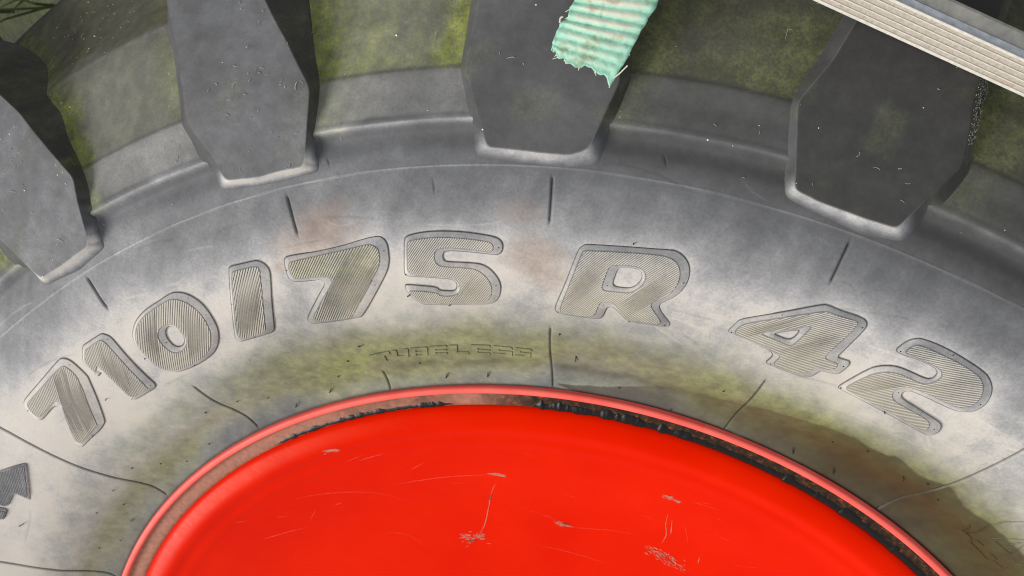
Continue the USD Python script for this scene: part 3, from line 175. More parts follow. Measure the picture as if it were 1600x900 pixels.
    if sel.any():
        q = shapely.points(np.radians(th[sel]) * .6 + (n3[sel] - .5) * .004, r[sel] + (n2[sel] - .5) * .006)
        inside = shapely.contains(wet_poly, q); dist = shapely.distance(wet_poly.exterior, q)
        sd = np.where(inside, dist, -dist)
        w[sel] = np.clip(sd / .005 + .5, 0, 1) * (.88 + .12 * np.clip(sd / .02, 0, 1)) * np.clip(.62 + .38 * (th[sel] + 12) / 16, .62, 1)
        w[sel] = np.maximum(w[sel], .50 * np.exp(-np.clip(-sd, 0, 1) / .013) * np.clip((th[sel] + 24) / 10, 0, 1) * (r[sel] < .62 + .0011 * (th[sel] + 20)))
        rim_ = np.exp(-np.clip(-sd, 0, 1) / .008) * (sd < .001)
        d[sel] = np.clip(d[sel] + .25 * rim_, 0, 1); a[sel] = np.clip(a[sel] + .25 * rim_, 0, 1)
    out['wet'] = w
    out['film'] = np.clip((np.exp(-((wob - .606) / .033) ** 2) * 1.3 + .25 * np.exp(-((wob - .66) / .04) ** 2) * (n1 > 0)) * np.clip(.98 + .8 * (n1 - .5) + .5 * (streak - .5), 0, 1), 0, 1) * (1 - .75 * np.clip((-th - 42) / 14, 0, 1) * np.clip((r - .592) / .02, 0, 1)) if kind in ('carcass', 'mark') else np.zeros_like(d)
    if kind == 'carcass': out['film'] = np.maximum(out['film'], (.16 + .20 * np.clip((r - .858) / .006, 0, 1)) * np.clip((r - .826) / .006, 0, 1) * np.clip(.4 + 1.3 * n2, 0, 1) * np.interp(th, [-30, -22], [1, .3]))
    ru = np.zeros_like(d)
    for c in D['rust']:
        dx = np.radians(th - c[0]) * .74; dy = r - c[1] / 1000; R = c[2] * .00062
        q = np.hypot(dx * .9, dy * 1.35) / R + (n2 - .5) * 1.1
        ru = np.maximum(ru, c[3] * np.clip(1.25 - q, 0, 1) ** .6)
    out['rust'] = ru * .55
    if kind == 'carcass': d = d * (1 - .45 * np.clip((th + 30) / 12, 0, 1) * np.clip((r - .858) / .006, 0, 1))
    out['dust'] = np.clip(d, 0, 1)
    out['grime'] = np.zeros_like(d) if grime is None else np.clip(grime, 0, 1)
    return out

# ------------------------------------------------------------ looks
def rubber_look():
    nodes = {'tc': ('texture_coordinate', {}),
        'dust': attr('dust'), 'algae': attr('algae'), 'wet': attr('wet'), 'rust': attr('rust'), 'film': attr('film'), 'fm': ('math', {'math_type': 'multiply', 'value2': .86}), 'fc': ('rgb_ramp', {'ramp': [(.3, (.125, .117, .062)), (.7, (.235, .222, .135))]}), 'cf': ('mix_color', {}), 'grime': attr('grime'),
        'nf': ('noise_texture', {'scale': 420.0, 'detail': 4.0, 'roughness': .65}), 'nm': ('noise_texture', {'scale': 70.0, 'detail': 7.0, 'roughness': .68}),
        'ns': ('noise_texture', {'scale': 1100.0, 'detail': 2.0}), 'nl': ('noise_texture', {'scale': 17.0, 'detail': 5.0, 'roughness': .62}),
        'sc': ('mapping', {'mapping_type': 'point', 'scale': (1.0, 5.0, 1.0), 'rotation': (0, 0, .5)}), 'nscr': ('noise_texture', {'scale': 160.0, 'detail': 3.0, 'distortion': 1.5}),
        # bare rubber
        'rub': ('rgb_ramp', {'ramp': [(.25, (.022, .022, .0215)), (.5, (.030, .030, .0295)), (.75, (.041, .041, .040))]}),
        # dust: thin and blue grey to thick and beige
        'dc': ('rgb_ramp', {'ramp': [(0, (.16, .160, .165)), (.35, (.235, .243, .262)), (.65, (.36, .358, .362)), (1, (.50, .462, .418))]}),
        'dn1': ('map_range', {'from_min': .25, 'from_max': .75, 'to_min': .80, 'to_max': 1.18}), 'dn2': ('map_range', {'from_min': .3, 'from_max': .7, 'to_min': .90, 'to_max': 1.10}),
        'dn3': ('map_range', {'from_min': .25, 'from_max': .75, 'to_min': .90, 'to_max': 1.10}),
        'dm': ('math', {'math_type': 'multiply'}), 'dm2': ('math', {'math_type': 'multiply', 'use_clamp': True}), 'dm3': ('math', {'math_type': 'multiply'}),
        'c1': ('mix_color', {}),
        'ac': ('rgb_ramp', {'ramp': [(.3, (.085, .096, .026)), (.5, (.195, .225, .045)), (.72, (.33, .365, .095))]}),
        'an': ('map_range', {'from_min': .3, 'from_max': .7, 'to_min': .05, 'to_max': 1.5}), 'am': ('math', {'math_type': 'multiply', 'use_clamp': True}), 'c2': ('mix_color', {}),
        'rc': ('rgb_ramp', {'ramp': [(.3, (.20, .125, .085)), (.7, (.34, .235, .17))]}), 'c3': ('mix_color', {}),
        'wc': ('rgb_ramp', {'ramp': [(.3, (.022, .011, .0015)), (.50, (.034, .023, .004)), (.72, (.044, .040, .012))]}), 'wm': ('math', {'math_type': 'multiply', 'value2': .93}), 'c4': ('mix_color', {}),
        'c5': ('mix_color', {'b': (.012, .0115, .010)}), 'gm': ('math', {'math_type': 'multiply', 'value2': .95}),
        'spk': ('rgb_ramp', {'ramp': [(0, (.62, .62, .60)), (.27, (.78, .78, .76)), (.35, (1, 1, 1)), (.66, (1, 1, 1)), (.75, (1.22, 1.22, 1.2)), (1, (1.4, 1.4, 1.36))]}), 'c6': ('mix_color', {'blend_type': 'multiply', 'fac': .8, 'use_clamp': False}),
        'ro': ('map_range', {'from_min': 0.0, 'from_max': 1.0, 'to_min': .72, 'to_max': .42}),
        'b1': ('math', {'math_type': 'multiply', 'value2': .5}), 'b2': ('math', {'math_type': 'add'}), 'bump': ('bump', {'strength': .30, 'distance': .0005}),
        'p': ('principled_bsdf', {'specular_ior_level': .28})}
    L = [('tc.object', n + '.vector') for n in ('nf', 'nm', 'ns', 'nl', 'sc')] + [('sc.vector', 'nscr.vector'),
        ('nm.fac', 'rub.fac'), ('nl.fac', 'dn1.value'), ('nf.fac', 'dn2.value'), ('nm.fac', 'dn3.value'), ('dust.fac', 'dm.value1'), ('dn1.result', 'dm.value2'),
        ('dm.value', 'dm3.value1'), ('dn3.result', 'dm3.value2'), ('dm3.value', 'dm2.value1'), ('dn2.result', 'dm2.value2'), ('dm2.value', 'dc.fac'),
        ('rub.color', 'c1.a'), ('dc.color', 'c1.b'), ('dsat.value', 'c1.fac'),
        ('nm.fac', 'ac.fac'), ('nf.fac', 'an.value'), ('algae.fac', 'am.value1'), ('an.result', 'am.value2'), ('film.fac', 'fm.value1'), ('fm.value', 'cf.fac'), ('nm.fac', 'fc.fac'), ('c1.result', 'cf.a'), ('fc.color', 'cf.b'), ('cf.result', 'c2.a'), ('ac.color', 'c2.b'), ('am.value', 'c2.fac'),
        ('nm.fac', 'rc.fac'), ('c2.result', 'c3.a'), ('rc.color', 'c3.b'), ('rust.fac', 'c3.fac'),
        ('nl.fac', 'wc.fac'), ('wet.fac', 'wm.value1'), ('c3.result', 'c4.a'), ('wc.color', 'c4.b'), ('wm.value', 'c4.fac'),
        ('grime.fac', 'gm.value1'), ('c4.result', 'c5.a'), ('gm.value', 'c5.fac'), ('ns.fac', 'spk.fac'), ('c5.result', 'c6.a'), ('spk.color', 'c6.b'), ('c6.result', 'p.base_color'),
        ('wet.fac', 'ro.value'), ('ro.result', 'p.roughness'), ('nf.fac', 'b1.value1'), ('b1.value', 'b2.value1'), ('nm.fac', 'b2.value2'), ('b2.value', 'bump.height'), ('bump.normal', 'p.normal')]
    nodes['dsat'] = ('map_range', {'from_min': 0.0, 'from_max': .85, 'to_min': 0.0, 'to_max': 1.0}); L = [l if l[0] != 'dsat.value' else ('dsat.result', 'c1.fac') for l in L] + [('dm2.value', 'dsat.value')]
    return look('weathered_rubber', nodes, L)
rubber = rubber_look()
dark_rubber = look('dark_rubber', {'p': ('principled_bsdf', {'base_color': (.012, .012, .012), 'roughness': .6})}, [])
def paint(name, c, faded, rough, n=9.0, tint=(1, 1, 1), spec=.2):
    return look(name, {'tc': ('texture_coordinate', {}), 'n': ('noise_texture', {'scale': n, 'detail': 5.0, 'roughness': .6}), 'm': ('mapping', {'scale': (1.0, 6.0, 1.0), 'rotation': (0, 0, 1.1)}),
        'n2': ('noise_texture', {'scale': 90.0, 'detail': 4.0}), 'r': ('rgb_ramp', {'ramp': [(.3, c), (.7, faded)]}), 'rr': ('map_range', {'from_min': .3, 'from_max': .7, 'to_min': rough - .06, 'to_max': rough + .08}),
        'bp': ('bump', {'strength': .12, 'distance': .0005}), 'p': ('principled_bsdf', {'specular_ior_level': spec, 'specular_tint': tint})},
        [('tc.object', 'n.vector'), ('tc.object', 'm.vector'), ('m.vector', 'n2.vector'), ('n.fac', 'r.fac'), ('r.color', 'p.base_color'), ('n2.fac', 'rr.value'), ('rr.result', 'p.roughness'), ('n2.fac', 'bp.height'), ('bp.normal', 'p.normal')])
red = paint('red_paint', (.55, .0068, .0), (.61, .0108, .0), .30, tint=(1, .22, .03), spec=.09)
pink = paint('faded_red_paint', (.70, .082, .062), (.74, .125, .10), .45, 25.0)
gutter_look = look('grimy_flange', {'tc': ('texture_coordinate', {}), 'rot': attr('rot'), 'n': ('noise_texture', {'scale': 160.0, 'detail': 5.0, 'roughness': .65}), 'n2': ('noise_texture', {'scale': 30.0, 'detail': 4.0}),
    'clean': ('rgb_ramp', {'ramp': [(.35, (.23, .115, .075)), (.7, (.40, .15, .105))]}), 'dirt': ('rgb_ramp', {'ramp': [(.30, (.008, .005, .003)), (.5, (.026, .012, .005)), (.60, (.060, .026, .010)), (.68, (.33, .030, .012))]}),
    'a': ('math', {'math_type': 'multiply_add', 'value2': 1.6, 'value3': -.8}), 's': ('math', {'math_type': 'add', 'use_clamp': True}), 'm': ('mix_color', {}), 'bp': ('bump', {'strength': .5, 'distance': .001}), 'p': ('principled_bsdf', {'roughness': .6, 'specular_ior_level': .15})},
    [('tc.object', 'n.vector'), ('tc.object', 'n2.vector'), ('n.fac', 'clean.fac'), ('n.fac', 'dirt.fac'), ('n2.fac', 'a.value1'), ('a.value', 's.value1'), ('rot.fac', 's.value2'), ('s.value', 'm.fac'), ('clean.color', 'm.a'), ('dirt.color', 'm.b'), ('m.result', 'p.base_color'), ('n.fac', 'bp.height'), ('bp.normal', 'p.normal')])
def plain(name, c, rough=.7, n=300.0, amt=.25, bump=.3, c2=None, spec=.4):
    c = np.array(c); lo, hi = c * (1 - amt), (np.array(c2) if c2 is not None else c * (1 + amt))
    return look(name, {'tc': ('texture_coordinate', {}), 'n': ('noise_texture', {'scale': n, 'detail': 4.0, 'roughness': .6}), 'r': ('rgb_ramp', {'ramp': [(.3, tuple(lo)), (.7, tuple(hi))]}), 'bp': ('bump', {'strength': bump, 'distance': .0006}), 'p': ('principled_bsdf', {'roughness': rough, 'specular_ior_level': spec})},
        [('tc.object', 'n.vector'), ('n.fac', 'r.fac'), ('r.color', 'p.base_color'), ('n.fac', 'bp.height'), ('bp.normal', 'p.normal')])
tar = plain('black_sealant', (.006, .0055, .005), .30, 900, .3, .45, spec=.22)
scrape = plain('bare_scrape', (.40, .12, .07), .7, 900, .3, .3, (.50, .25, .17)); scrape_dark = plain('rusty_scrape', (.13, .035, .02), .8, 900, .4, .3)
faint = plain('faint_scratch', (.74, .040, .014), .5, 900, .05, .1)
straw = plain('dry_straw', (.42, .40, .28), .8, 300, .3, .1); lime = plain('white_speck', (.62, .62, .58), .8, 400, .2, .2)

# ------------------------------------------------------------ the ground under the wheel
gl = look('mossy_ground', {'tc': ('texture_coordinate', {}), 'n': ('noise_texture', {'scale': 9.0, 'detail': 8.0, 'roughness': .65}), 'r': ('rgb_ramp', {'ramp': [(.3, (.03, .027, .02)), (.5, (.045, .055, .02)), (.7, (.085, .09, .055))]}), 'bp': ('bump', {'strength': .8, 'distance': .02}), 'p': ('principled_bsdf', {'roughness': .9})},
    [('tc.object', 'n.vector'), ('n.fac', 'r.fac'), ('r.color', 'p.base_color'), ('n.fac', 'bp.height'), ('bp.normal', 'p.normal')])
g = np.linspace(-1, 1, 81); g = np.sign(g) * (abs(g) * 3 + abs(g) ** 6 * 40); X, Y = np.meshgrid(g, g, indexing='ij')
Zg = (meshkit.fbm(np.stack([X * 3, Y * 3, 0 * X], -1) + 90, 4, 5) - .5) * .05 * (np.hypot(X, Y) > 1.15) - .003
i = np.arange(81 * 81).reshape(81, 81)
obj('ground', (np.stack([X, Y, Zg], -1).reshape(-1, 3), np.stack([i[:-1, :-1], i[1:, :-1], i[1:, 1:], i[:-1, 1:]], -1).reshape(-1, 4)), gl, smooth=True, kind='structure', label='dark mossy earth under and beyond the tyre', category='ground')
rng = np.random.default_rng(4); blades = []
for k in range(420):
    a = math.radians(rng.uniform(-75, -40)); rr = rng.uniform(1.10, 1.6); p = np.array([rr * math.sin(a), rr * math.cos(a), -.01]); hh = rng.uniform(.05, .16); dr = rng.normal(0, .35, 2); w = rng.uniform(.002, .004)
    sd = np.array([-dr[1], dr[0], 0]); sd = sd / (np.linalg.norm(sd) + 1e-9) * w; m = p + np.array([*dr * hh * .35, hh * .6]); t = p + np.array([*dr * hh, hh])
    blades.append((np.array([p - sd, p + sd, m + sd * .8, m - sd * .8, t]), np.array([[0, 1, 2], [0, 2, 3], [3, 2, 4]])))
gm = plain('grass_blade', (.04, .06, .015), .6, 30, .4, .1)
obj('grass', join(blades), gm, smooth=False, kind='stuff', label='blurred dark green grass beyond the tread, top left corner', category='grass')

# ------------------------------------------------------------ the wheel: tyre
wheel = empty('tractor_wheel', (0, 0, AXLE), label='large grey tractor wheel lying flat, weathered rubber tyre on a red rim', category='wheel')
thf = np.arange(-94, 27.0001, .07); thc = np.arange(28.5, 360 - 94 - .7, 1.5); TH = np.r_[thf, thc]
rr = np.r_[np.arange(.556, .80, .00105), np.arange(.80, .868, .0010), np.arange(.868, 1.022, .0030)]
RB = [1.022, 1.036, 1.046, 1.05, 1.05, 1.046, 1.036, 1.01, .95, .86, .80, .75, .70, .64, .58, .555]; ZB = [-.130, -.15, -.20, -.25, -.33, -.38, -.43, -.48, -.55, -.61, -.635, -.645, -.635, -.61, -.58, -.575]
nt, nr, nb = len(TH), len(rr), len(RB)
T2, R2 = np.meshgrid(TH, rr, indexing='ij')
h = np.zeros_like(T2); grime = np.zeros_like(T2); xd = np.zeros_like(T2)
fine = (T2 <= 27)
pts = np.stack([np.radians(T2[fine]) * R2[fine], R2[fine]], -1)
def carve(lines, width, depth, dark, dust=0.0, taper=True):
    S, W = [], []
    for l in lines:
        l = np.array(l, float); q = np.stack([l[:, 0], l[:, 1] / 1000], 1)
        d = np.r_[0, np.cumsum(np.hypot(np.radians(np.diff(q[:, 0])) * .7, np.diff(q[:, 1])))]; s = np.linspace(0, d[-1], max(4, int(d[-1] / .0004)))
        k = PchipInterpolator(d, q, axis=0)(s) if len(q) > 2 else np.stack([np.interp(s, d, q[:, c]) for c in (0, 1)], 1)
        S.append(np.stack([np.radians(k[:, 0]) * k[:, 1], k[:, 1]], 1)); W.append(np.clip(np.minimum(s, d[-1] - s) / .004, .25, 1) if taper else np.ones(len(s)))
    S, W = np.vstack(S), np.concatenate(W)
    d, i = cKDTree(S).query(pts, distance_upper_bound=.02, workers=-1); ok = np.isfinite(d); i = np.where(ok, i, 0); g = np.where(ok, np.exp(-np.minimum(d / width, 9) ** 2), 0) * W[i]
    h[fine] -= depth * g; grime[fine] = np.maximum(grime[fine], dark * g); xd[fine] += dust * g
    return np.where(ok, d, 9)
carve(D['radial'][:4], .00085, .0018, 1.0); carve(D['radial'][4:], .00072, .0016, .95)
carve(D['cracks'], .0006, .0006, .7)
rs = np.random.default_rng(21); scuffs = []
for q in range(46):
    t0, q0 = rs.uniform(-85, 18), rs.uniform(625, 800); ln = rs.uniform(1.0, 5.0); sl = rs.normal(0, 9); scuffs.append([[t0, q0], [t0 + ln * .5, q0 + sl * .5 + rs.normal(0, 2)], [t0 + ln, q0 + sl]])
carve(scuffs[:26], .0009, .00015, .20); carve(scuffs[26:], .0007, 0, 0, .12)
pl = np.array(D['parting']); pc = np.polyfit(pl[:, 0] / 60, pl[:, 1], 5); pt = np.linspace(pl[0, 0] - 3, pl[-1, 0] + 2, 60)
carve([np.stack([pt, np.polyval(pc, pt / 60)], 1)], .00060, -.0004, 0, .22, taper=False)

# pale chalk where the lug feet and the ledge meet the sidewall
nn = fb(T2, R2, 60, 21, 3)
h += (fb(T2, R2, 9, 31, 3) - .5) * .0016 * (T2 <= 27)
xd += .34 * np.exp(-(np.clip(R2 - .8235, 0, 1) / .0012) ** 2 - (np.clip(.8235 - R2, 0, 1) / .0040) ** 2) * (.6 + .8 * nn)
trn = fb(T2, R2, 55, 41, 4)
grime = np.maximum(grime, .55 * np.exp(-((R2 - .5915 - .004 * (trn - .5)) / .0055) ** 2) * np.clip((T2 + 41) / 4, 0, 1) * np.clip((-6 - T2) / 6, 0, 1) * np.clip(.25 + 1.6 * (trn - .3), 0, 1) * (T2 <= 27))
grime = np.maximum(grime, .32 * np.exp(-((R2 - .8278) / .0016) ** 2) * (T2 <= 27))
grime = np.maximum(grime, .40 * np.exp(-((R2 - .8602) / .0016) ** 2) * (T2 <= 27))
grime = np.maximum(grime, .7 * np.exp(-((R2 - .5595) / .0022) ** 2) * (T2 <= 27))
V = place(T2.ravel(), R2.ravel(), h.ravel())
t2, r2b = np.meshgrid(np.radians(TH), RB[1:], indexing='ij'); _, zb = np.meshgrid(TH, ZB[1:], indexing='ij')
V = np.concatenate([V.reshape(nt, nr, 3), np.stack([r2b * np.sin(t2), r2b * np.cos(t2), zb], -1)], 1)
mk = masks(T2.ravel(), R2.ravel(), grime.ravel(), xd.ravel())
mk = {k: np.concatenate([v.reshape(nt, nr), np.full((nt, nb - 1), {'dust': .2}.get(k, 0))], 1).ravel() for k, v in mk.items()}
n2 = nr + nb - 1; i = np.arange(nt * n2).reshape(nt, n2); j = np.roll(i, -1, 0)
F = np.stack([i[:, :-1], i[:, 1:], j[:, 1:], j[:, :-1]], -1).reshape(-1, 4)[:, ::-1]
F = F if np.cross(V.reshape(-1, 3)[F[5, 1]] - V.reshape(-1, 3)[F[5, 0]], V.reshape(-1, 3)[F[5, 2]] - V.reshape(-1, 3)[F[5, 0]])[2] > 0 else F[:, ::-1]
tyre = obj('tyre', (V.reshape(-1, 3), F), rubber, wheel, smooth=True, masks=mk)

# tread lugs: from the foot outline up a chalky bevel to a flat top
def make_lug(L, seed, tone=1.0, chalk=.5):
    L = np.vstack([L, L[:1]]); d = np.r_[0, np.cumsum(np.hypot(np.radians(np.diff(L[:, 0])) * .87, np.diff(L[:, 1]) / 1000) + 1e-6)]
    s = np.linspace(0, d[-1], max(60, int(d[-1] / .003)) + 1)[:-1]; q = np.stack([np.interp(s, d, L[:, k]) for k in range(4)], 1)
    for _ in range(2): q = .25 * np.roll(q, 1, 0) + .5 * q + .25 * np.roll(q, -1, 0)
    n = len(q); T = place(q[:, 0], q[:, 1] / 1000, 0, lugtop, lugtop.derivative()); Fo = place(q[:, 2], q[:, 3] / 1000, -.0006)
    low = place(q[:, 2], q[:, 3] / 1000, -.012)
    V, d_, g_ = [], [], []
    south = np.clip((.818 - q[:, 1] / 1000) / .012, 0, 1)
    for t, zt in ((-1, 0), (0, 0), (.10, .03), (.30, .17), (.55, .43), (.80, .75), (.96, .965), (1.0, 1.0)):
        if t < 0: P = low
        else:
            P = Fo + (T - Fo) * t; P[:, 2] = Fo[:, 2] + (T[:, 2] - Fo[:, 2]) * zt
            if t == 1.0: P[:, 2] -= .0002
        V.append(P); e = 0 if t < 0 else (1 - abs(t - .6) / .6)
        e = {-1: 0, 0: .05, .10: .15, .30: .45, .55: .8, .80: 1, .96: .95, 1.0: .5}[t]; d_.append(.19 + chalk * south * e); g_.append(np.full(n, 0.0))
    poly = Polygon(np.stack([np.radians(q[:, 0]) * .87, q[:, 1] / 1000], 1)).buffer(0)
    inner = poly.buffer(-.0012); inner = max(getattr(inner, 'geoms', [inner]), key=lambda a: a.area)
    c = np.array(poly.centroid.coords[0]); ib = resample(np.array(inner.exterior.coords)[:-1], .003)
    x0, y0, x1, y1 = inner.bounds; gx, gy = np.meshgrid(np.arange(x0, x1, .0045), np.arange(y0, y1, .0045)); gp = np.stack([gx.ravel(), gy.ravel()], 1)
    gp = gp[shapely.contains_xy(inner.buffer(-.002), gp[:, 0], gp[:, 1])]
    tp = np.vstack([np.stack([np.radians(q[:, 0]) * .87, q[:, 1] / 1000], 1), ib, gp])
    tri = Delaunay(tp).simplices; cc = tp[tri].mean(1); tri = tri[shapely.contains_xy(poly, cc[:, 0], cc[:, 1])]
    th, r = np.degrees(tp[n:, 0] / .87), tp[n:, 1]
    hh = (fb(th, r, 40, 60 + seed, 3) - .5) * .0012
    top = place(th, r, hh, lugtop, lugtop.derivative())
    k = len(V); allV = np.vstack(V + [top])
    f = []
    for a in range(k - 1):
        i0 = np.arange(n) + a * n; i1 = np.roll(np.arange(n), -1) + a * n
        f += [np.stack([i0, i1, i1 + n], 1), np.stack([i0, i1 + n, i0 + n], 1)]
    f = np.vstack(f); tri = tri + (k - 1) * n; tri = up_facing(allV, tri)
    # outward walls
    cen = allV[:k * n].mean(0); nrm = np.cross(allV[f[:, 1]] - allV[f[:, 0]], allV[f[:, 2]] - allV[f[:, 0]]); 
    out = np.einsum('ij,ij->i', nrm, allV[f].mean(1) - cen)
    if np.median(np.sign(out)) < 0: f = f[:, ::-1]
    f = np.vstack([f, tri])
    thw = np.degrees(np.arctan2(allV[:, 0], allV[:, 1])); rw = np.hypot(allV[:, 0], allV[:, 1])
    mk = masks(thw, rw, kind='lug'); b = fb(thw, rw, 22, 80 + seed, 4)
    base = np.concatenate(d_ + [np.full(len(top), .17)]) * (.8 + .7 * (b - .3)) * np.concatenate([np.ones(n * k), np.full(len(top), tone)])
    nn_ = fb(thw, rw, 130, 33 + seed, 3); st_ = meshkit.fbm(np.stack([thw * 2.2 + rw * 40, rw * 230, 0 * rw], -1) + 70, 3, seed)
    base = base * (1 + .30 * (nn_ - .5) + .35 * (st_ - .5)); mk['dust'] = np.clip(base, 0, 1); mk['grime'] = np.concatenate(g_ + [np.zeros(len(top))]); mk['wet'] *= 0; mk['rust'] *= 0
    mk['algae'] = np.clip((fb(thw, rw, 30, 90 + seed, 3) - .62) * 1.2, 0, .08)
    side = np.concatenate([np.tile(np.clip((np.radians(q[:, 2]) - np.radians(np.mean(q[:, 2]))) / .05, 0, 1) * np.clip((q[:, 3] - 815) / 15, 0, 1), k), np.zeros(len(top))])
    mk['dust'] *= 1 - .92 * side
    mk['algae'] += .10 * side * np.clip(fb(thw, rw, 90, 95, 3) * 1.6 - .3, 0, 1)
    return (allV, f), mk
def split_smooth(m, mk, ang=24):
    """Splits vertices along sharp edges so that the masks keep their vertices."""
    v, f = m; t = trimesh.Trimesh(v, f, process=False); s = trimesh.graph.smooth_shade(t, angle=math.radians(ang), facet_minarea=None)
    _, i = cKDTree(v).query(s.vertices); return (np.array(s.vertices), np.array(s.faces)), {k: np.asarray(x)[i] for k, x in mk.items()}
LUG_LABEL = {'A': 'leftmost tread lug, mostly out of the picture', 'B': 'tread lug with a straight pale foot above the digits 1 and 7', 'C': 'tread lug partly under the mint green strap', 'D': 'darkest tread lug, passing under the ribbed rail'}
for k, L in LUGS.items():
    m, mk = make_lug(L, ord(k), {'A': 2.1, 'B': 1.9, 'C': 1.15, 'D': .15}[k], {'A': .75, 'B': .85, 'C': .6, 'D': .62}[k])
    m, mk = split_smooth(m, mk); obj('tread_lug', m, rubber, tyre, smooth=True, masks=mk, label=LUG_LABEL[k])

# raised figures: a bevelled border round a ribbed face
def make_glyph(g, H=.0027, skirt=True):
    ref = float(np.mean([p[0] for p in g['O']]))
    def ring(p): return resample(chaikin(flatten(p, ref), 2), .0011)
    O, I = Polygon(ring(g['O'])).buffer(0), Polygon(ring(g['I'])).buffer(0)
    h1 = Polygon(ring(g['H1'])).buffer(0) if 'H1' in g else None; h2 = Polygon(ring(g['H2'])).buffer(0) if 'H2' in g else None
    body = O if h1 is None else O.difference(h1); face = I if h2 is None else I.difference(h2); face = face.intersection(body.buffer(-.0004))
    lay = []                                                           # (points, height, grime)
    def rings(poly, hgt, gr):
        for a in getattr(poly, 'geoms', [poly]):
            for c in [a.exterior, *a.interiors]:
                if c.length > .004: lay.append((resample(np.array(c.coords)[:-1], .0012), hgt, gr))
    outer = body.buffer(.0016); 
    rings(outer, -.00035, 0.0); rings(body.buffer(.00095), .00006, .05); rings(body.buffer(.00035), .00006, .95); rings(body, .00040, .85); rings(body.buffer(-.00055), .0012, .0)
    rings(face.buffer(.00045), H, .0); rings(face, H - .0001, .5)
    p = np.vstack([l[0] for l in lay]); hg = np.concatenate([np.full(len(l[0]), l[1]) for l in lay]); gr = np.concatenate([np.full(len(l[0]), l[2]) for l in lay])
    x0, y0, x1, y1 = outer.bounds; gx, gy = np.meshgrid(np.arange(x0, x1, .003), np.arange(y0, y1, .003)); gp = np.stack([gx.ravel(), gy.ravel()], 1)
    gp = gp[shapely.contains_xy(face.buffer(-.0012), gp[:, 0], gp[:, 1])]
    p = np.vstack([p, gp]); hg = np.r_[hg, np.full(len(gp), H - .0003)]; gr = np.r_[gr, np.full(len(gp), .08)]
    tri = Delaunay(p).simplices; c = p[tri].mean(1); tri = tri[shapely.contains_xy(outer, c[:, 0], c[:, 1])]
    e = np.linalg.norm(p[tri] - p[tri][:, [1, 2, 0]], axis=2).max(1); tri = tri[e < .02]
    th, r = unflat(p, ref); v = place(th, r, hg)
    return (v, up_facing(v, tri)), th, r, gr, face, ref
def make_ribs(face, ref, ang, H=.0027, pitch=.00235, high=.0006):
    inner = face.buffer(-.0007); cx, cy = inner.centroid.x, inner.centroid.y
    rot = affinity.rotate(inner, -ang, origin=(cx, cy)); x0, y0, x1, y1 = rot.bounds; parts = []
    for yy in np.arange(y0, y1, pitch):
        cut = rot.intersection(box(x0 - 1, yy, x1 + 1, yy + pitch * .60))
        for a in getattr(cut, 'geoms', [cut]):
            if a.geom_type != 'Polygon' or a.area < 8e-7: continue
            b = affinity.rotate(a, ang, origin=(cx, cy)); b = shapely.segmentize(b, .006)
            try: m = trimesh.creation.extrude_polygon(b, 1.0, engine='earcut')
            except Exception: continue
            v = np.array(m.vertices); th, r = unflat(v[:, :2], ref); parts.append((place(th, r, H - .0006 + v[:, 2] * (high + .0006)), np.array(m.faces)))
    return join(parts)
NAMES = {'seven_a': ('raised_digit', 'raised digit 7, first of the row'), 'one': ('raised_digit', 'raised digit 1'), 'zero': ('raised_digit', 'raised digit 0'), 'slash': ('raised_stroke', 'upright raised stroke between 0 and 7'),
         'seven_b': ('raised_digit', 'raised digit 7 after the stroke, greenish ribs'), 'five': ('raised_digit', 'raised digit 5'), 'letter_r': ('raised_letter', 'raised letter R'), 'four': ('raised_digit', 'raised digit 4'), 'two': ('raised_digit', 'raised digit 2'),
         'mark_a': ('raised_emblem', 'dark ribbed emblem cut by the left edge of the picture'), 'mark_b': ('raised_emblem', 'small ribbed piece below the emblem')}
for k, g in D['glyph'].items():
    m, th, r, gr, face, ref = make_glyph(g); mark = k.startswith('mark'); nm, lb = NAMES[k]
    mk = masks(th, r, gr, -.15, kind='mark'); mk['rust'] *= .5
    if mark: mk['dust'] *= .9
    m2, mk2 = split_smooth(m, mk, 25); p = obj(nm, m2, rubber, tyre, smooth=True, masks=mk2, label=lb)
    rb = make_ribs(face, ref, g['d'], pitch={'five': .00150, 'letter_r': .00150, 'four': .00165, 'two': .00165, 'seven_b': .00180, 'slash': .0020, 'zero': .0020, 'one': .0016, 'seven_a': .0017}.get(k, .0016))
    t = np.degrees(np.arctan2(rb[0][:, 0], rb[0][:, 1])); r_ = np.hypot(rb[0][:, 0], rb[0][:, 1]); mk = masks(t, r_, kind='mark'); mk['dust'] = np.clip(mk['dust'] * (.45 if mark else 1.0) + (.1 if mark else .14), 0, 1); mk['film'] = np.clip(mk['film'] + .17, 0, 1) * (0 if mark else 1); mk['algae'] = np.clip(mk['algae'] + .06 + (.35 if k == 'seven_b' else 0) * (r_ > .70), 0, 1) * (0 if mark else 1); mk['rust'] *= .4
    obj(nm.replace('raised_', '') + '_ribs', rb, rubber, tyre, smooth=False, masks=mk, kind='stuff')

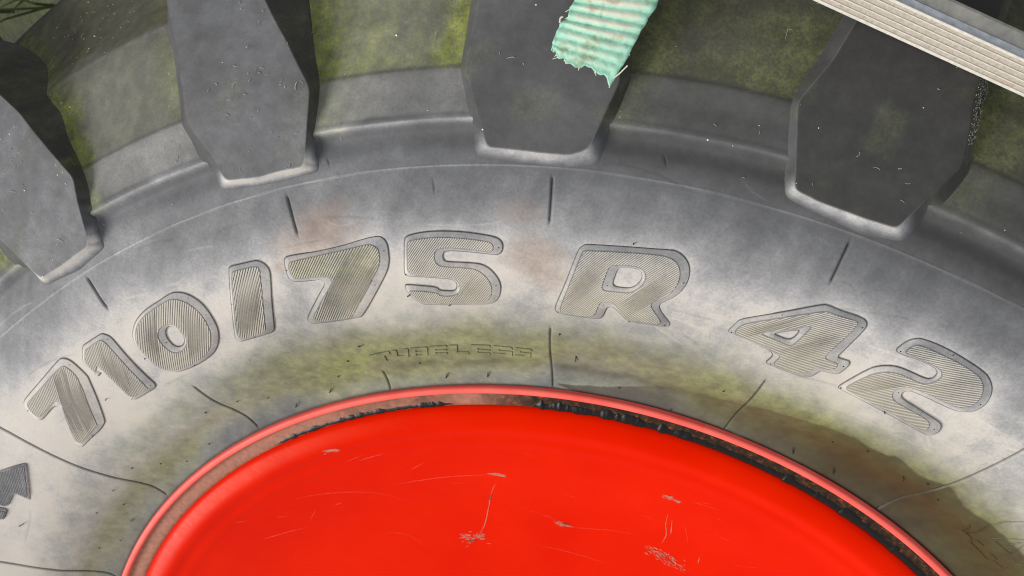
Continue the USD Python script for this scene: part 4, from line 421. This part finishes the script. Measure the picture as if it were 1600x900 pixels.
# small word TUBELESS: eight raised letters
def letter_poly(ch):
    B = lambda x0, y0, x1, y1: box(x0, y0, x1, y1)
    w = .30
    if ch == 'T': return B(0, .66, 1, 1).union(Polygon([(.34, 0), (.72, 0), (.68, .8), (.32, .8)]))
    if ch == 'U': return B(0, .0, 1, 1).difference(B(.32, .34, .68, 1.1)).buffer(-.12).buffer(.12)
    if ch == 'B': return B(0, 0, 1, 1).buffer(-.12).buffer(.12).union(B(0, 0, .4, 1)).difference(B(.32, .60, .68, .76)).difference(B(.32, .24, .68, .40))
    if ch == 'E': return B(0, 0, 1, 1).difference(B(.36, .58, 1.1, .74)).difference(B(.36, .26, 1.1, .42))
    if ch == 'L': return B(0, 0, .42, 1).union(B(0, 0, 1, .30))
    if ch == 'S': return B(0, 0, 1, 1).buffer(-.14).buffer(.14).difference(B(.34, .60, 1.1, .72)).difference(B(-.1, .28, .66, .40))
TOP, BOT = [np.array(x, float) for x in D['tub']]
for q, ch in enumerate('TUBELESS'):
    P = letter_poly(ch)
    def warp(xy):
        s = q + .04 + xy[:, 0] * .90; a = np.stack([np.interp(s, np.arange(9), TOP[:, c]) for c in (0, 1)], 1); b = np.stack([np.interp(s, np.arange(9), BOT[:, c]) for c in (0, 1)], 1)
        return b + (a - b) * xy[:, 1:]
    ex = warp(np.array(shapely.segmentize(P, .15).exterior.coords)[:-1]); ins = [warp(np.array(shapely.segmentize(Polygon(c), .15).exterior.coords)[:-1]) for c in P.interiors]
    ref = float(ex[:, 0].mean()); body = Polygon(flatten(ex, ref), [flatten(c, ref) for c in ins]).buffer(0)
    lay = []
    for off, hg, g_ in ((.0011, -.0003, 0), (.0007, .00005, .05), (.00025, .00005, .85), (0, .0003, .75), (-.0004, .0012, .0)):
        for a in getattr(body.buffer(off), 'geoms', [body.buffer(off)]):
            for c in [a.exterior, *a.interiors]:
                if c.length > .002: lay.append((resample(np.array(c.coords)[:-1], .0008), hg, g_))
    p = np.vstack([l[0] for l in lay]); hg = np.concatenate([np.full(len(l[0]), l[1]) for l in lay]); gr = np.concatenate([np.full(len(l[0]), l[2]) for l in lay])
    tri = Delaunay(p).simplices; c = p[tri].mean(1); tri = tri[shapely.contains_xy(body.buffer(.0011), c[:, 0], c[:, 1])]
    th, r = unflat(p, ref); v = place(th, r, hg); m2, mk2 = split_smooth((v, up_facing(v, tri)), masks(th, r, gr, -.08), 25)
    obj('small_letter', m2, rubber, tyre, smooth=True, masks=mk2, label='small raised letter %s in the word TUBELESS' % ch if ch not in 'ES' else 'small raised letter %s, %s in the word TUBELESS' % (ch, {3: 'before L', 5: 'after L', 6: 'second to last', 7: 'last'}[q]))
# emblem relief at the lower right, thin raised lines
for l in D['emblem']:
    l = resample(np.array(l), .6 if 0 else .25, False) if len(l) < 2 else np.array(l)
    d = np.r_[0, np.cumsum(np.hypot(np.radians(np.diff(l[:, 0])) * .6, np.diff(l[:, 1]) / 1000))]; s = np.linspace(0, d[-1], max(3, int(d[-1] / .002)))
    th, r = np.interp(s, d, l[:, 0]), np.interp(s, d, l[:, 1]) / 1000
    v, f = tube(place(th, r, .0001), .00095, 6); mk = masks(np.degrees(np.arctan2(v[:, 0], v[:, 1])), np.hypot(v[:, 0], v[:, 1]), np.full(len(v), .30), .12)
    obj('relief_line', (v, f), rubber, tyre, smooth=True, masks=mk)
# rubber whiskers and vent marks
for a, b in D['whisk']:
    n = np.hypot(math.radians(b[0] - a[0]) * .65, (b[1] - a[1]) / 1000); t = np.linspace(0, 1, 5)
    th = a[0] + (b[0] - a[0]) * t; r = (a[1] + (b[1] - a[1]) * t) / 1000; r = np.maximum(r, .563)
    v, f = tube(place(th, r, .0004 + .0016 * t * (n > .003) + .0006 * np.sin(t * 3)), np.interp(t, [0, 1], [.00065, .0004]) * (1 if n > .003 else 1.0), 5)
    obj('mould_whisker', (v, f), dark_rubber, tyre, smooth=True)
dots = [tube(np.stack([place(np.array([a]), np.array([b / 1000]), hh)[0] for hh in (-.0005, .0022)]), .00048, 6) for a, b in D['dots']]
obj('vent_marks', join(dots), dark_rubber, tyre, smooth=False, kind='stuff')

# ------------------------------------------------------------ the wheel: rim
def bez(pts, n=8): p = np.array(pts, float); d = np.r_[0, np.cumsum(np.linalg.norm(np.diff(p, axis=0), axis=1))]; s = np.linspace(0, d[-1], n * len(p)); return np.stack([PchipInterpolator(d, p[:, 0])(s), PchipInterpolator(d, p[:, 1])(s)], 1)
def revolve(prof, th=None, wob=None):
    prof = np.array(prof); th = np.radians(np.r_[np.arange(-95, 28, .5), np.arange(28, 265, 3)]) if th is None else th
    r, t = np.meshgrid(prof[:, 0], th); zz, _ = np.meshgrid(prof[:, 1], th); v = np.stack([r * np.sin(t), r * np.cos(t), zz], -1).reshape(-1, 3)
    n, m = len(th), len(prof); i = np.arange(n * m).reshape(n, m); j = np.roll(i, -1, 0)
    return v, np.stack([i[:, :-1], i[:, 1:], j[:, 1:], j[:, :-1]], -1).reshape(-1, 4)
lip = bez([(.5615, -.016), (.5594, -.006), (.5589, -.0022), (.5578, .0001), (.5558, .0010), (.5532, .0009), (.5518, .0000), (.5512, -.0016), (.5509, -.0036)], 5).tolist()
rim = obj('rim', revolve(lip[::-1]), pink, wheel, smooth=True, label='faded pinkish red rim lip against the tyre bead')
gut = [(.5511, -.0022), (.5500, -.0042), (.5486, -.0055), (.5465, -.0062), (.5420, -.0066), (.5380, -.0070), (.5345, -.0082), (.5320, -.014)]
gv, gf = revolve(gut[::-1]); gth = np.degrees(np.arctan2(gv[:, 0], gv[:, 1]))
rot_ = np.interp(gth, [-95, -70, -52, -40, -35, -31, -27, -23, -19, -8, 25], [-.35, -.3, -.25, .30, .45, .15, .6, 1.0, 1.25, 1.4, 1.4])
obj('flange_gutter', (gv, gf), gutter_look, rim, smooth=True, masks={'rot': rot_}, label='grimy channel between rim lip and red disc, browner to the right')
disc = bez([(.5352, -.0150), (.5356, -.0110), (.5343, -.0082), (.5300, -.0058), (.5215, -.0038), (.5110, -.0030), (.5060, -.0040), (.5025, -.0066), (.4985, -.0082), (.4895, -.0096), (.4840, -.0120), (.460, -.0185), (.40, -.0335), (.30, -.0455), (.18, -.0505), (.0004, -.0525)], 7)
obj('rim_disc', revolve(disc[::-1]), red, rim, smooth=True, label='smooth bright red wheel disc with scratches')
dz = PchipInterpolator([.02, .18, .30, .40, .460, .4840, .4895, .4985, .5025, .5060, .5110, .5215, .5300], [-.0525, -.0505, -.0455, -.0335, -.0185, -.0120, -.0096, -.0082, -.0066, -.0040, -.0030, -.0038, -.0058])
# black sealant beads in the gap
rng = np.random.default_rng(11)
def sealant(t0, t1, rad, seed, label):
    th = np.arange(t0, t1, .09); q = np.stack([th * .9, 0 * th, 0 * th], -1) + 40 + seed; n1, n2 = meshkit.fbm(q, 4, seed), meshkit.fbm(q * 2.7, 3, seed + 5)
    ends = np.clip(np.minimum(th - t0, t1 - th) / 1.2, .15, 1); lump = np.clip((n1 - .52) * 4, 0, 1); lump = lump * lump * (3 - 2 * lump); R = rad * (.50 + .30 * n2 + .45 * lump) * ends; r = .5362 + .0014 * (n2 - .5) + R * .45
    sides = 12; an = np.arange(sides) / sides * 2 * np.pi
    jit = 1 + .16 * (meshkit.fbm(np.stack([np.repeat(th[:, None], sides, 1) * 3, np.tile(an, (len(th), 1)) * 1.2, np.zeros((len(th), sides))], -1) + 30, 3, seed + 9) - .5) * 2
    rr_ = r[:, None] + R[:, None] * jit * np.cos(an); zz = -.0074 + .30 * R[:, None] * jit * np.sin(an); t = np.radians(th)[:, None]
    v = np.stack([rr_ * np.sin(t), rr_ * np.cos(t), zz], -1).reshape(-1, 3); i = np.arange(len(v)).reshape(len(th), sides); j = np.roll(i, -1, 1)
    obj('black_sealant', (v, np.stack([i[:-1], j[:-1], j[1:], i[1:]], -1).reshape(-1, 4)), tar, rim, smooth=True, label=label)
sealant(-24.5, 26, .0054, 3, 'thick black sealant bead, right half'); sealant(-55, -32.5, .0034, 8, 'thin dark sealant bead, left half')
# scratches and scrapes in the red paint, as thin raised flakes
def on_disc(th, r, hh=.00015): t = np.radians(th); return np.stack([r * np.sin(t), r * np.cos(t), dz(r) + hh], -1)
SC = json.loads('''{"scrape":[[[-38.42,346.78],[-34.147,348.75],9],[[-5.777,374.38],[0.762,366.66],10],[[-21.355,377.25],[-18.517,375.01],3],[[-30.404,443.73],[-28.288,440.46],3],[[-49.34,510.36],[-47.508,508.18],2.5],[[-7.669,457.98],[-5.978,457.29],3]],"chip":[[[-31.753,401.32],[-30.94,412.94]],[[-37.228,343.11],[-35.96,343.48]],[[-4.075,373.45],[0.124,365.87]],[[-20.107,377.21],[-19.065,377.0]]],"line":[[[-35.344,349.09],[-33.51,366.05],[-32.084,389.9],[-30.914,413.92],[-29.714,431.97]],[[-6.168,433.76],[-5.636,416.71],[-4.719,400.64],[-4.656,387.71]],[[-5.296,427.57],[-4.247,406.08]],[[1.776,384.15],[1.234,395.69]],[[-28.173,395.55],[-22.203,383.81],[-18.517,375.01],[-12.998,382.41],[-7.201,390.6]],[[-44.607,440.41],[-36.349,440.94],[-29.129,442.08]],[[-58.893,468.65],[-53.45,454.98],[-46.921,430.89],[-44.132,410.67]],[[-69.633,450.56],[-61.955,428.34]],[[-51.907,376.98],[-47.814,364.23],[-46.311,342.88]],[[-55.267,438.8],[-53.58,437.82]],[[-3.45,427.63],[-1.335,403.16]],[[-25.628,339.68],[-9.852,332.08]],[[-51.494,406.21],[-41.392,384.29]],[[-36.135,445.79],[-28.178,446.38]],[[-68.641,434.54],[-65.288,417.33],[-62.618,384.99]],[[-23.179,414.36],[-22.238,401.02]],[[0.414,475.34],[8.654,480.31]]]}''')
def ribbon(l, w, hh):
    l = np.array(l); d = np.r_[0, np.cumsum(np.hypot(np.radians(np.diff(l[:, 0])) * .48, np.diff(l[:, 1]) / 1000))]; s = np.linspace(0, d[-1], max(4, int(d[-1] / .003)))
    th, r = np.interp(s, d, l[:, 0]), np.interp(s, d, l[:, 1]) / 1000
    if len(l) > 2: th, r = PchipInterpolator(d, l[:, 0])(s), PchipInterpolator(d, l[:, 1])(s) / 1000
    r = r + rng.normal(0, w * .5, len(s)); p = on_disc(th, r, hh); t = np.gradient(p, axis=0); sd = np.cross(t, [0, 0, 1]); sd /= np.linalg.norm(sd, axis=1)[:, None] + 1e-12
    ww = w * np.clip(np.minimum(s, d[-1] - s) / (d[-1] * .25), .15, 1) * rng.uniform(.5, 1.4, len(s))
    v = np.stack([p - sd * ww[:, None] / 2, p + sd * ww[:, None] / 2], 1).reshape(-1, 3); n = len(p); k = np.arange(n - 1) * 2
    return v, np.vstack([np.stack([k, k + 1, k + 3], 1), np.stack([k, k + 3, k + 2], 1)])
def around(a, b, w, n, ln, wid):
    """A patch of short parallel scores round the line a-b."""
    o = []; a, b = np.array(a), np.array(b)
    for k in range(n):
        c = a + (b - a) * rng.uniform(0, 1); c = c + np.array([rng.normal(0, w * .00042 / .48 * 57.3), rng.normal(0, w * .42)])
        q = (b - a) / (np.hypot(math.radians(b[0] - a[0]) * 480, b[1] - a[1]) + 1e-9) * ln * rng.uniform(.3, 1); q = q + np.array([rng.normal(0, .06), rng.normal(0, .35)])
        o.append(ribbon([c - q / 2, c + q / 2], wid * rng.uniform(.5, 1.3), rng.uniform(.0001, .0003)))
    return o
parts = [m for a, b, w in SC['scrape'] for m in around(a, b, w, int(8 + 9 * w), 9, .0005)]
obj('paint_scrapes', join(parts), scrape, rim, smooth=False, kind='stuff', label='pale scraped patches in the red paint')
parts = [m for a, b in SC['chip'] for m in around(a, b, 1.3, 10, 6, .0008)]
cv, cf = join(parts); cv = cv + [0, 0, .00035]
obj('paint_chips', (cv, cf), scrape_dark, rim, smooth=False, kind='stuff', label='dark rusty chips in the red paint')
parts = [ribbon(l, .0006 if k < 4 else .0004, .0002) for k, l in enumerate(SC['line'])]
obj('scratches', join(parts[:4]), scrape, rim, smooth=False, kind='stuff', label='long pale scratches in the red paint')
more = list(parts[4:12])
for k in range(16):
    th, r = rng.uniform(-75, 10), rng.uniform(395, 495); a = rng.normal(0, .35); ln = rng.uniform(5, 32)
    more.append(ribbon([[th, r], [th + math.degrees(ln / 960) * math.cos(a), r + ln * .5 * math.sin(a)], [th + math.degrees(ln / 480) * math.cos(a), r + ln * math.sin(a)]], rng.uniform(.0002, .0004), .0002))
obj('faint_scratches', join(more), faint, rim, smooth=False, kind='stuff', label='faint hairline scratches in the red paint')

# ------------------------------------------------------------ ribbed rail lying across the tread lugs (x runs along it)
base_z = AXLE + .0435
rail = UsdGeom.Xform.Define(stage, path_of('ribbed_rail')); rail.AddTranslateOp().Set(Gf.Vec3d(-.191, .9088, base_z)); rail.AddRotateZOp().Set(.85); rail = rail.GetPrim()
keys(rail, label='weathered pale ribbed metal rail lying across the tread at upper right', category='rail')
def extr(sec, x0=-.46, x1=.62, seg=.03):
    s = np.array(sec); xs = np.arange(x0, x1 + seg, seg); n = len(s); v = np.concatenate([np.c_[np.full(n, x), s] for x in xs]); f = []
    for a in range(len(xs) - 1):
        i0 = np.arange(n) + a * n; i1 = np.roll(np.arange(n), -1) + a * n; f += [np.stack([i0, i1, i1 + n], 1), np.stack([i0, i1 + n, i0 + n], 1)]
    e = (len(xs) - 1) * n; f.append(np.array([[0, k + 1, k] for k in range(1, n - 1)] + [[e, e + k, e + k + 1] for k in range(1, n - 1)]))
    m = trimesh.Trimesh(v, np.vstack(f), process=False); m.fix_normals(); return m
rail_c = look('weathered_rail', {'tc': ('texture_coordinate', {}), 'm': ('mapping', {'scale': (.35, 1, 1)}), 'n': ('noise_texture', {'scale': 420.0, 'detail': 5.0, 'roughness': .7}), 'n2': ('noise_texture', {'scale': 70.0, 'detail': 5.0, 'roughness': .6}), 'r': ('rgb_ramp', {'ramp': [(.28, (.24, .20, .155)), (.45, (.37, .325, .265)), (.7, (.46, .42, .355))]}),
    'st': ('rgb_ramp', {'ramp': [(.60, (1, 1, 1)), (.72, (.82, .58, .40)), (.80, (.62, .33, .25))]}), 'mx': ('mix_color', {'blend_type': 'multiply', 'fac': .55}), 'bp': ('bump', {'strength': .4, 'distance': .0006}), 'p': ('principled_bsdf', {'roughness': .6})},
    [('tc.object', 'n.vector'), ('tc.object', 'm.vector'), ('m.vector', 'n2.vector'), ('n.fac', 'r.fac'), ('n2.fac', 'st.fac'), ('r.color', 'mx.a'), ('st.color', 'mx.b'), ('mx.result', 'p.base_color'), ('n.fac', 'bp.height'), ('bp.normal', 'p.normal')])
rail_rib = plain('pale_rail_edge', (.56, .53, .465), .5, 300, .14, .2)
rail_grey = plain('grey_rail_metal', (.16, .165, .16), .5, 120, .22, .3, (.22, .215, .19)); rail_blue = plain('pale_worn_edge', (.40, .43, .47), .45, 160, .25, .3)
obj('rail_face', extr([(0, 0), (.0012, .0262), (.0200, .0262), (.0200, 0)]), rail_c, rail)
for k, yc in enumerate([.0012, .0047, .0083, .0120, .0157, .0192]):
    w = .0011 if k in (0, 5) else .00045
    obj('rib', extr([(yc - w, .0258), (yc - w * .55, .0268), (yc + w * .55, .0268), (yc + w, .0258)]), rail_rib, rail, smooth=40)
obj('rail_step', extr([(.0201, .002), (.0201, .0255), (.0215, .0240), (.0245, .0215), (.0245, .002)]), rail_blue, rail, label='pale bluish worn step between ribbed face and grey flange')
obj('rail_flange', extr([(.0246, .004), (.0246, .0210), (.0325, .0205), (.0340, .0195), (.0340, .004)]), rail_grey, rail, label='flat grey flange of the rail')

# ------------------------------------------------------------ mint strap hanging over the rail towards the sidewall
LS = np.array([[-.3320, .990], [-.3322, .945], [-.3318, .925], [-.3312, .905], [-.3297, .872], [-.3289, .859], [-.3316, .848], [-.3325, .840], [-.3315, .834], [-.3345, .828], [-.3345, .817], [-.3325, .808]])
RS = np.array([[-.2780, 1.010], [-.2790, .965], [-.2795, .945], [-.2800, .925], [-.2812, .888], [-.2813, .878], [-.2808, .864], [-.2818, .852], [-.2828, .846], [-.2824, .838], [-.2830, .826], [-.2855, .8085]])
ZT = np.array([.030, .064, .077, .079, .078, .077, .0765, .0765, .0770, .0775, .078, .078]) + AXLE - .002
ns, nw = 150, 34
s = np.linspace(0, 1, ns); ks = np.linspace(0, 1, len(LS)); li = PchipInterpolator(ks, LS)(s); ri = PchipInterpolator(ks, RS)(s); zi = PchipInterpolator(ks, ZT)(s)
length = np.r_[0, np.cumsum(np.linalg.norm(np.diff((li + ri) / 2, axis=0), axis=1))]; tt = np.linspace(0, 1, nw)
S2, W2 = np.meshgrid(length, tt, indexing='ij')
nz = meshkit.fbm(np.stack([S2 * 70, W2 * 3, 0 * S2], -1) + 20, 3, 3); nz2 = meshkit.fbm(np.stack([S2 * 200, W2 * 9, 0 * S2], -1) + 20, 3, 8)
tip = np.clip((length[-1] - S2) / .032, 0, 1) ** .8
phase = S2 / .0071 * 2 * np.pi + (nz - .5) * 1.0
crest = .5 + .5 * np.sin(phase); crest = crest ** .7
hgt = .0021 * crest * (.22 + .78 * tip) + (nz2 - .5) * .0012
rag = (meshkit.fbm(np.stack([W2 * 7, 0 * W2, 0 * W2], -1) + 9, 4, 2) - .5) * .012 * np.clip(1 - (length[-1] - S2) / .012, 0, 1)
edge = (meshkit.fbm(np.stack([S2 * 160, (W2 > .5) * 9.0, 0 * S2], -1) + 5, 3, 6) - .5) * .0026 * np.abs(2 * W2 - 1) ** 6 * np.sign(W2 - .5)
P = li[:, None] * (1 - W2[..., None]) + ri[:, None] * W2[..., None]; P = P + np.stack([edge, rag], -1)
top = np.concatenate([P, (zi[:, None] + hgt + .002 * np.sin(W2 * 3.1))[..., None]], -1); bot = top.copy(); bot[..., 2] -= .0018
v = np.vstack([top.reshape(-1, 3), bot.reshape(-1, 3)]); i = np.arange(ns * nw).reshape(ns, nw); q = np.stack([i[:-1, :-1], i[1:, :-1], i[1:, 1:], i[:-1, 1:]], -1).reshape(-1, 4)
ring = np.r_[i[0], i[1:, -1], i[-1, -2::-1], i[-2:0:-1, 0]]; r1 = np.roll(ring, -1); side = np.stack([ring, r1, r1 + ns * nw, ring + ns * nw], -1)
F = np.vstack([q, q[:, ::-1] + ns * nw, side])
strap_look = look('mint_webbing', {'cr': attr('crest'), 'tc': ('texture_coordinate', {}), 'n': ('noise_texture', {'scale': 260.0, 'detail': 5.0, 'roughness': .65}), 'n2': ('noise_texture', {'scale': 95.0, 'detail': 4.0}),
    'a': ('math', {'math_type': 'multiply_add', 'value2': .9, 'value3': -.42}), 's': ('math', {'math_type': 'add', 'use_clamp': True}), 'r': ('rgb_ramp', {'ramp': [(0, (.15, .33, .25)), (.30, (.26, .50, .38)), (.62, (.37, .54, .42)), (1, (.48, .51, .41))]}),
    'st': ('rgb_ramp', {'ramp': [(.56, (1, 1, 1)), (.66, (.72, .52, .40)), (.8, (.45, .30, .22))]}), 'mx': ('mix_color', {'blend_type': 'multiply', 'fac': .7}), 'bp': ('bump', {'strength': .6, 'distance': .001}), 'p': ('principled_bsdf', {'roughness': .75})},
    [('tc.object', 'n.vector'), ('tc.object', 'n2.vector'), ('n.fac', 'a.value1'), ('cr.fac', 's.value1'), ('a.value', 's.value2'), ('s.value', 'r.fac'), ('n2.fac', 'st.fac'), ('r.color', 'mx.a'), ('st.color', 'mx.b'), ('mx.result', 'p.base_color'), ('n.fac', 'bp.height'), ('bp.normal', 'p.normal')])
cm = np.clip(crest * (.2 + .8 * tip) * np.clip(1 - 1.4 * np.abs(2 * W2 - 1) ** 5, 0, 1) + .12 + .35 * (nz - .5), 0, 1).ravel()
strap = empty('webbing_strap', label='frayed mint green corrugated strap end hanging over the middle tread lug', category='strap')
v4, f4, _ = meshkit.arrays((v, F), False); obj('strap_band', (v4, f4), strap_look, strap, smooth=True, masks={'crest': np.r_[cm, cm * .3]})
thread = plain('frayed_thread', (.55, .56, .44), .8, 500, .3, .1); threads = []
for k in range(16):
    if k < 10: a = int(rng.uniform(0, nw)); p0 = top[-1, a]; dv = np.array([rng.normal(0, .5), -1, rng.normal(-.1, .3)])
    else: a = int(rng.uniform(60, ns)); e = rng.choice([0, nw - 1]); p0 = top[a, e]; dv = np.array([(-1 if e == 0 else 1), rng.normal(-.6, .6), rng.normal(-.1, .2)])
    ln = rng.uniform(.0012, .0032); t = np.linspace(0, 1, 5)[:, None]; threads.append(tube(p0 - dv * .001 + dv * t * ln + np.array([rng.normal(0, .3), 0, -.25]) * t ** 2 * ln, .00028, 4))
# the small brown curl at the left edge and the pulled thread at the right
t = np.linspace(0, 2.6, 10); c0 = np.array([-.3335, .8315, .077 + AXLE]); threads.append(tube(c0 + np.stack([-.0012 * np.sin(t * 1.2) - .0006, .0022 * np.cos(t), .0005 * t], 1), .0007, 5))
threads.append(tube(np.array([[-.2852, .812, .0785 + AXLE], [-.2830, .8165, .079 + AXLE], [-.2805, .8235, .079 + AXLE]]), .0005, 5))
obj('frayed_threads', join(threads), thread, strap, smooth=True, kind='stuff')

# ------------------------------------------------------------ dry bits and specks lying on the tyre
def surface_at(th, r):
    q = np.array([math.radians(th) * .87, r])
    for L in LUGS.values():
        T = Polygon(np.stack([np.radians(L[:, 0]) * .87, L[:, 1] / 1000], 1)).buffer(0)
        if T.contains(shapely.Point(q)): return lugtop
        if Polygon(np.stack([np.radians(L[:, 2]) * .87, L[:, 3] / 1000], 1)).buffer(0).contains(shapely.Point(q)): return None
    return groove
bits, specks = [], []
while len(bits) < 260:
    th, r = rng.uniform(-62, 3), rng.uniform(.80, 1.0)
    if meshkit.fbm(np.array([[th * .16, r * 12, 3.0]]), 3, 17)[0] < rng.uniform(.36, .66): continue
    b = surface_at(th, r)
    if b is None or (r < .86 and rng.uniform() < .55): continue
    ln = rng.choice([.0022, .004, .007], p=[.60, .32, .08]) * rng.uniform(.7, 1.3); a = rng.uniform(0, 6.28); cv = rng.normal(0, 1.3); t = np.linspace(0, 1, 6)
    aa = a + cv * t; dx, dy = np.cumsum(np.cos(aa)) * ln / 6, np.cumsum(np.sin(aa)) * ln / 6
    p = place(th + np.degrees(dx / r), r + dy, .0004 + .0006 * np.sin(t * 3.14) * rng.uniform(0, 1), b, b.derivative())
    bits.append(tube(p, rng.uniform(.00012, .00026), 3))
v, f = join(bits); obj('straw_bits', (v + [0, 0, AXLE], f), straw, smooth=True, kind='stuff', label='tiny dry straw and hair bits strewn over the tread lugs and grooves', category='debris')
while len(specks) < 100:
    th, r = rng.choice([rng.normal(-53, 3.0), rng.uniform(-60, 2)], p=[.45, .55]), rng.uniform(.80, 1.02)
    b = surface_at(th, r)
    if b is None: continue
    m = trimesh.creation.icosphere(subdivisions=1, radius=1.0); sz = rng.choice([.0004, .0007, .0012], p=[.70, .26, .04]); q = m.vertices * (1 + rng.normal(0, .2, (len(m.vertices), 1))) * [sz, sz * rng.uniform(.6, 1), sz * .4]
    specks.append((q + place(np.array([th]), np.array([r]), .0001, b, b.derivative())[0], np.array(m.faces)))
# speckled chalky flank of the darkest lug
L = LUGS['D']
for k in range(360):
    t = rng.uniform(0, 1); a = 11 + t * 2.6; i0 = int(a); fr = a - i0; w = np.clip(rng.normal(.5, .28), .05, .95); q = L[i0] * (1 - fr) + L[i0 + 1] * fr
    Tp = place(np.array([q[0]]), np.array([q[1] / 1000]), 0, lugtop, lugtop.derivative())[0]; Fp = place(np.array([q[2]]), np.array([q[3] / 1000]))[0]
    m = trimesh.creation.icosphere(subdivisions=0, radius=1.0); sz = rng.uniform(.00010, .00036); specks.append((m.vertices * [sz * .6, sz * 1.6, sz * .35] + Fp + (Tp - Fp) * w + [.0002, 0, .0002], np.array(m.faces)))
v, f = join(specks); obj('white_specks', (v + [0, 0, AXLE], f), lime, smooth=False, kind='stuff', label='scattered small white specks on the dark tread rubber', category='specks')
